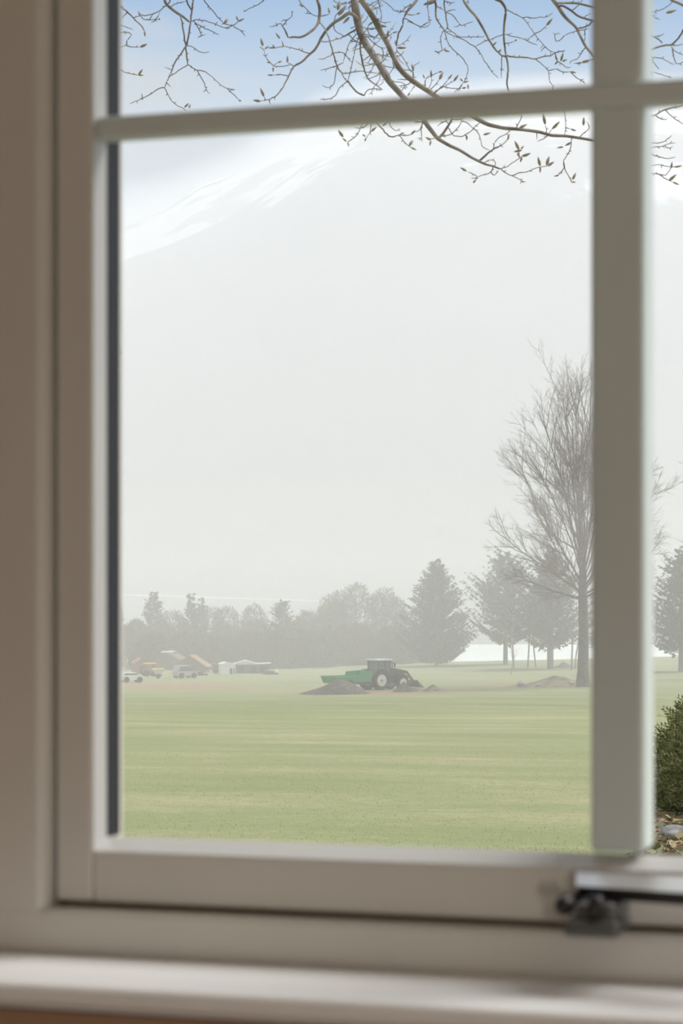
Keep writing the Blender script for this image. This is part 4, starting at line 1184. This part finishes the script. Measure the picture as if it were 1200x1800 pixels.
heap('earth_heap', 588, 188, 3.0, 3.0, 1.35, 'dark grey earth heap in front of the green trailer', M_SOIL, 'earth heap', 1, .35)
heap('earth_heap', 712, 193.5, 1.15, 1.4, .80, 'small dark earth heap in front of the front wheel of the tractor', M_SOIL, 'earth heap', 2, -.1)
heap('earth_heap', 762, 194, 1.2, 1.4, .45, 'low brown heap of soil below the tractor bucket', M_TURNED, 'earth heap', 3)
heap('earth_bank', 975, 203, 4.6, 2.2, .75, 'rough brown bank of turned earth left of the tall trunk', M_TURNED, 'earth bank', 4, .1)
heap('earth_heap', 990, 256, 1.3, 1.2, .6, 'little earth hump at the foot of the dark conifer trunk', M_SOIL, 'earth heap', 5)
def rock(u, t, s, label, seed, dz=0.0, m=None, v=None):
    rs = np.random.default_rng(seed); b = bmesh.new(); bmesh.ops.create_icosphere(b, subdivisions=3, radius=1)
    k = rs.normal(0, 1, (6, 3))
    for q in b.verts:
        n = sum(.10 * math.sin(q.co.dot(Vector(kk)) * 2.2 + i) for i, kk in enumerate(k))
        q.co = q.co * (1 + n); q.co.z *= .62; q.co *= s
    me = bpy.data.meshes.new('rock'); b.to_mesh(me); b.free()
    o = link('rock', me, m or M_STONE, None, True); g = ground(u, t)
    if v is not None: g = at_t(u, v, t)
    o.location = (g.x, g.y, g.z + .3 * s + dz); o.rotation_euler = (0, 0, rs.uniform(0, 6))
    return tag(o, label, 'stone')
rock(916, 200.6, .42, 'pale round stone lying on the brown earth bank', 1, .25)
rock(945, 200.2, .22, 'small grey stone on the earth bank right of the pale stone', 2, .2)
rock(1004, 200.8, .25, 'small grey stone on the earth bank near the tall trunk', 3, .25)

# ------------------------------------------------------------------ farm yard on the left
M_WHITE = mat('white_board', (0.80, 0.80, 0.78), 0.6, var=.05)
M_BROWN = mat('brown_board', (0.16, 0.11, 0.085), 0.85, var=.2, scale=4)
M_REDTILE = mat('red_tile', (0.30, 0.15, 0.115), 0.8, var=.15, scale=5)
M_REDWALL = mat('red_board', (0.28, 0.13, 0.11), 0.8, var=.12, scale=4)
M_TIN = mat('tin_roof', (0.62, 0.66, 0.67), 0.4, var=.08, scale=2)
M_YEL = mat('machine_yellow', (0.85, 0.42, 0.05), 0.5, var=.06)
M_TAN = mat('tan_canvas', (0.62, 0.48, 0.30), 0.8, var=.08)
M_DARKG = mat('dark_opening', (0.03, 0.03, 0.03), 0.8)
def yard(name, u, t, label, cat, rz=0.0):
    return tag(empty(name, ground(u, t), YAW + rz), label, cat)
def gable(e, w, d, h, hr, wall, roof, over=.25, door=None, slope_only=False):
    BM().prism([(-w / 2, -.1), (w / 2, -.1), (w / 2, h), (0, h + hr - .08), (-w / 2, h)], 'y', -d / 2, d / 2).build('wall', wall, e)
    s = hr / (w / 2); b = BM(); x = w / 2 + over
    b.prism([(-x, h - over * s), (0, h + hr), (x, h - over * s), (x, h - over * s + .10), (0, h + hr + .12), (-x, h - over * s + .10)], 'y', -d / 2 - over, d / 2 + over); b.build('roof', roof, e)
    if door:
        BM().box(door[0], door[1], -d / 2 - .03, -d / 2 + .05, 0, door[2]).build('door', M_DARKG, e)
e = yard('barn', 338, 262, 'barn with a sloping reddish roof left of the white cabin', 'barn', -.15)
gable(e, 3.6, 2.6, .75, 1.15, M_BROWN, M_REDTILE, door=(-.6, .6, .7))
e = yard('cabin', 399, 252, 'small white cabin with a dark doorway at the field edge', 'cabin', .25)
b = BM(); b.box(-.75, .75, -.9, .9, .0, 1.12); b.build('wall', M_WHITE, e)
b = BM(); b.prism([(-.82, 1.1), (.82, 1.1), (.82, 1.16), (-.2, 1.38), (-.82, 1.18)], 'y', -1.0, 1.0); b.build('roof', M_WHITE, e)
BM().box(.12, .40, -.93, -.85, .05, .68).build('door', M_DARKG, e); BM().box(.52, .64, -.93, -.85, .05, .68).build('window', M_DARKG, e)
e = yard('wagon', 386, 256, 'brown wagon box standing against the left side of the white cabin', 'wagon', .2)
BM().box(-.75, .5, -.8, .8, .25, 1.05, .03).build('body', M_BROWN, e)
for x in (-.5, .25):
    for y in (-.8, .8): BM().lathe([(.001, -.06), (.22, -.06), (.22, .06), (.001, .06)], 'y', (x, y, .22), 14).build('wheel', M_TYRE, e)
e = yard('shed', 442, 258, 'long low brown shed with pale tin roof right of the white cabin', 'shed', .06)
b = BM(); b.box(-2.15, 1.9, -1.2, 1.2, -.1, 1.05); b.build('wall', M_BROWN, e)
b = BM(); b.prism([(-2.3, 1.06), (-.7, 1.50), (.6, 1.14), (2.2, 1.20), (2.2, 1.12), (.6, 1.04), (-2.3, 1.0)], 'y', -1.4, 1.4); b.build('roof', M_TIN, e)
for x in (-1.2, .2, 1.2): BM().box(x - .3, x + .3, -1.23, -1.15, 0, .8).build('door', M_DARKG, e)
e = yard('outbuilding', 298, 274, 'dark outbuilding with a bright ridge behind the yellow machine', 'shed', -.15)
gable(e, 3.0, 4.0, 1.35, .75, M_BROWN, M_BROWN)
BM().box(-.55, .45, -2.3, 2.3, 2.12, 2.26, .03).build('ridge_cap', M_WHITE, e, label='bright white ridge cap')
e = yard('red_shed', 246, 256, 'faded red shed at the left end of the yard', 'shed', .3)
gable(e, 1.5, 2.2, 1.2, .5, M_REDWALL, M_REDTILE, .12, door=(-.3, .3, .9))
e = yard('yellow_loader', 263, 246, 'yellow loader with bright cab roof beside the faded red shed', 'loader', .3)
BM().box(-.7, .7, -.6, .6, .35, .85, .06).build('body', M_REDWALL, e)
b = BM()
for x in (-.45, .40):
    for y in (-.5, .5): b.box(x - .03, x + .03, y - .03, y + .03, .85, 1.35)
b.build('cab_frame', M_DARKG, e)
BM().box(-.62, .62, -.62, .62, 1.33, 1.47, .04).build('cab_roof', M_YEL, e)
for x in (-.45, .45):
    for y in (-.55, .55): BM().lathe([(.001, -.12), (.33, -.12), (.36, 0), (.33, .12), (.001, .12)], 'y', (x, y, .36), 16).build('wheel', M_TYRE, e)
BM().prism([(.7, .3), (1.25, .05), (1.28, .12), (.82, .7), (.72, .7)], 'y', -.65, .65).build('bucket', M_GREYMETAL, e)
e = yard('dump_cart', 278, 240, 'tan dump cart with pale rim in front of the yellow loader', 'cart', .1)
BM().prism([(-.25, .42), (.25, .42), (.62, .92), (.62, 1.0), (-.62, 1.0), (-.62, .92)], 'y', -.5, .5).build('hopper', M_TAN, e)
BM().box(-.66, .66, -.54, .54, .98, 1.05, .01).build('rim', mat('pale_rim', (.85, .68, .42), .6), e)
for y in (-.45, .45): BM().lathe([(.001, -.07), (.26, -.07), (.26, .07), (.001, .07)], 'y', (0, y, .26), 16).build('wheel', M_TYRE, e)
def car(name, u, t, label, L, Wd, H, m, rz):
    e = yard(name, u, t, label, 'car', rz)
    BM().prism([(-L / 2, .25), (L / 2, .25), (L / 2, .62), (L * .30, .72), (L * .12, H), (-L * .38, H), (-L * .48, .75), (-L / 2, .7)], 'y', -Wd / 2, Wd / 2).build('body', m, e)
    b = BM(); b.prism([(L * .27, .76), (L * .12, H - .06), (-L * .36, H - .06), (-L * .45, .78)], 'y', -Wd / 2 - .01, Wd / 2 + .01); b.build('window', M_TGLASS, e)
    for x in (-L * .31, L * .31):
        for y in (-Wd / 2, Wd / 2): BM().lathe([(.001, -.09), (.30, -.09), (.30, .09), (.001, .09)], 'y', (x, y, .3), 16).build('wheel', M_TYRE, e)
    return e
car('car', 231, 226, 'white car low at the left edge of the yard beside the gasket', 2.2, 1.3, 1.0, M_WHITE, .35)
car('van', 325, 240, 'grey van with bright headlight below the reddish barn', 2.3, 1.4, 1.35, mat('van_grey', (.42, .43, .44), .4), .5)
e = tag(BM().lathe([(.001, 0), (.12, 0), (.12, .55), (.001, .6)], 'z', (0, 0, 0), 10).build('marker_post', M_WHITE), 'tiny white marker post at the right end of the yard', 'post'); e.location = ground(486, 252)
def logs(name, u, t, label, n):
    e = yard(name, u, t, label, 'timber pile', .2)
    rs = np.random.default_rng(u)
    for k in range(n):
        r = .11; row = 0 if k < n * .6 else 1
        x = (k - (0 if row == 0 else n * .6) - n * .3) * .24 + .12 * row
        BM().tube([(x, -1.2 + rs.uniform(-.2, .2), r + row * .2), (x + rs.uniform(-.1, .1), 1.2, r + row * .2)], r, 8).build('log', M_BROWN, e)
logs('timber_pile', 350, 250, 'dark timber pile between the grey van and the brown wagon', 11)
logs('timber_pile', 476, 250, 'dark timber pile at the right end of the long shed', 9)

# ------------------------------------------------------------------ the planted bank on the right
M_JUN = island_mat('juniper', [(0.07, 0.09, 0.03), (0.16, 0.18, 0.065), (0.28, 0.28, 0.12), (0.42, 0.38, 0.20)], thin=.4)
def shrub(u_l, t, half, h, label, seed, n=5200):
    rs = np.random.default_rng(seed); l0 = ul(u_l, t) + half
    g = lat(l0, t, float(gz(l0, t))); root = tag(empty('evergreen_shrub', g), label, 'shrub')
    lines = []
    for k in range(26):
        az = rs.uniform(0, 6.28); d = np.array([math.cos(az) * .8, math.sin(az) * .8, 1.0]); d /= np.linalg.norm(d)
        grow(lines, np.array([0, 0, -.05]), d, h * .8, .02, 1, 2, (0, 5, 0), .05, .08, rs, (20, 45))
    V, F = tube_np(lines, 4); mesh_np('stems', V, F, M_BARK, root)
    v = rs.normal(0, 1, (n, 3)); v[:, 2] = np.abs(v[:, 2]) * .9 - .12 ; v /= np.linalg.norm(v, axis=1, keepdims=True)
    lump = 1 + .13 * vnoise(v[:, 0] * 3, v[:, 1] * 3 + v[:, 2] * 4, 1.6, seed)
    A = v * np.array([half, half, h * .92]) * (lump * rs.uniform(.62, 1.0, n) ** .5)[:, None]
    A[:, 2] = np.maximum(A[:, 2] + .02, .03)
    D = v * .8 + rs.normal(0, .35, (n, 3)); D[:, 2] += .25; D /= np.linalg.norm(D, axis=1, keepdims=True)
    m = 9; Ls = rs.uniform(.10, .24, n)
    # every sprig: a fan of short scale-leaf shoots along its axis
    s = np.linspace(0.1, 1, m)[None, :, None]
    axis = A[:, None, :] + D[:, None, :] * Ls[:, None, None] * s + np.array([0, 0, -.05]) * s ** 2
    side = np.cross(D, rs.normal(0, 1, (n, 3))); side /= np.linalg.norm(side, axis=1, keepdims=True)
    sg = np.where(np.arange(m) % 2 == 0, 1.0, -1.0)[None, :, None]
    dd = D[:, None, :] * .9 + side[:, None, :] * sg * .75; dd /= np.linalg.norm(dd, axis=2, keepdims=True)
    ll = (Ls[:, None] * .38 * (1.1 - .6 * np.linspace(0, 1, m)[None, :]))
    Ar, Dr, Lr = axis.reshape(-1, 3), dd.reshape(-1, 3), ll.ravel()
    nrm = np.repeat(np.cross(D, side), m, 0); S = np.cross(Dr, nrm); S /= np.linalg.norm(S, axis=1, keepdims=True)
    mid = Ar + Dr * (Lr * .5)[:, None]; w = (Lr * .17)[:, None]
    Vv = np.stack([Ar, mid + S * w, Ar + Dr * Lr[:, None], mid - S * w], 1)
    # chain the shoots of a sprig together through a thin rib so that each sprig takes one tint
    Vv = Vv.reshape(-1, 3); F = np.arange(len(Vv)).reshape(-1, 4)
    mesh_np('foliage', Vv, F, M_JUN, root)['kind'] = 'stuff'
    return root
shrub(1149, 22, 1.15, 1.56, 'dense green feathery evergreen shrub at the right edge of the view', 21)
def litter():
    rs = np.random.default_rng(31); n = 2600
    t = rs.uniform(15.5, 23, n); l = rs.uniform(.128, .20, n) * t
    z = gz(l, t) + rs.uniform(.005, .05, n)
    A = np.stack([l * CY - t * SY, l * SY + t * CY, z], 1)
    D = rs.normal(0, 1, (n, 3)); D[:, 2] *= .25; D /= np.linalg.norm(D, axis=1, keepdims=True)
    Ls = rs.uniform(.05, .16, n); V, F = sprays(A, D, Ls, Ls * rs.uniform(.06, .3, n), rs)
    o = mesh_np('leaf_litter', V, F, island_mat('litter', [(.10, .06, .03), (.22, .15, .08), (.36, .30, .18), (.20, .24, .08), (.42, .38, .3)]))
    tag(o, 'brown leaf litter and dead stalks on the bank below the green shrub', 'leaf litter', kind='stuff')
litter()
rock(1186, 19.4, .12, 'grey stone in the leaf litter below the green shrub', 8, m=mat('dark_stone', (0.13, 0.13, 0.13), .9, col2=(.26, .25, .24), scale=9, bump=.4))
rock(1168, 17.4, .08, 'small pale stone at the lower corner of the right pane', 9)

# ------------------------------------------------------------------ near grass
def grass():
    rs = np.random.default_rng(41); n = 24000
    t = 38 + (rs.uniform(0, 1, n) ** 1.4) * 52; u = rs.uniform(190, 1060, n); l = ul(u, t)
    z = gz(l, t)
    cl = vnoise(l, t, .31, 7) + .5 * vnoise(l, t * .6, 1.7, 8) + .4 * vnoise(l, t, 5.3, 9)
    keep = rs.uniform(-1.4, 1.2, n) < cl
    t, l, z = t[keep], l[keep], z[keep]; n = len(t)
    A = np.stack([l * CY - t * SY, l * SY + t * CY, z - .01], 1)
    h = rs.uniform(.025, .07, n) * (1 + .5 * (rs.uniform(0, 1, n) > .95)); a = rs.uniform(0, 6.28, n); w = rs.uniform(.004, .009, n)
    S = np.stack([np.cos(a), np.sin(a), 0 * a], 1) * w[:, None]; D = rs.normal(0, .3, (n, 3)); D[:, 2] = 1
    V = np.stack([A - S, A + S, A + D * h[:, None]], 1).reshape(-1, 3)
    o = mesh_np('grass', V, np.arange(3 * n).reshape(-1, 3), island_mat('grass_blades', [(.24, .29, .11), (.31, .35, .14), (.38, .39, .18), (.55, .48, .30)], thin=.75))
    tag(o, 'green and straw coloured grass blades at the near end of the meadow', 'grass', kind='stuff')
grass()
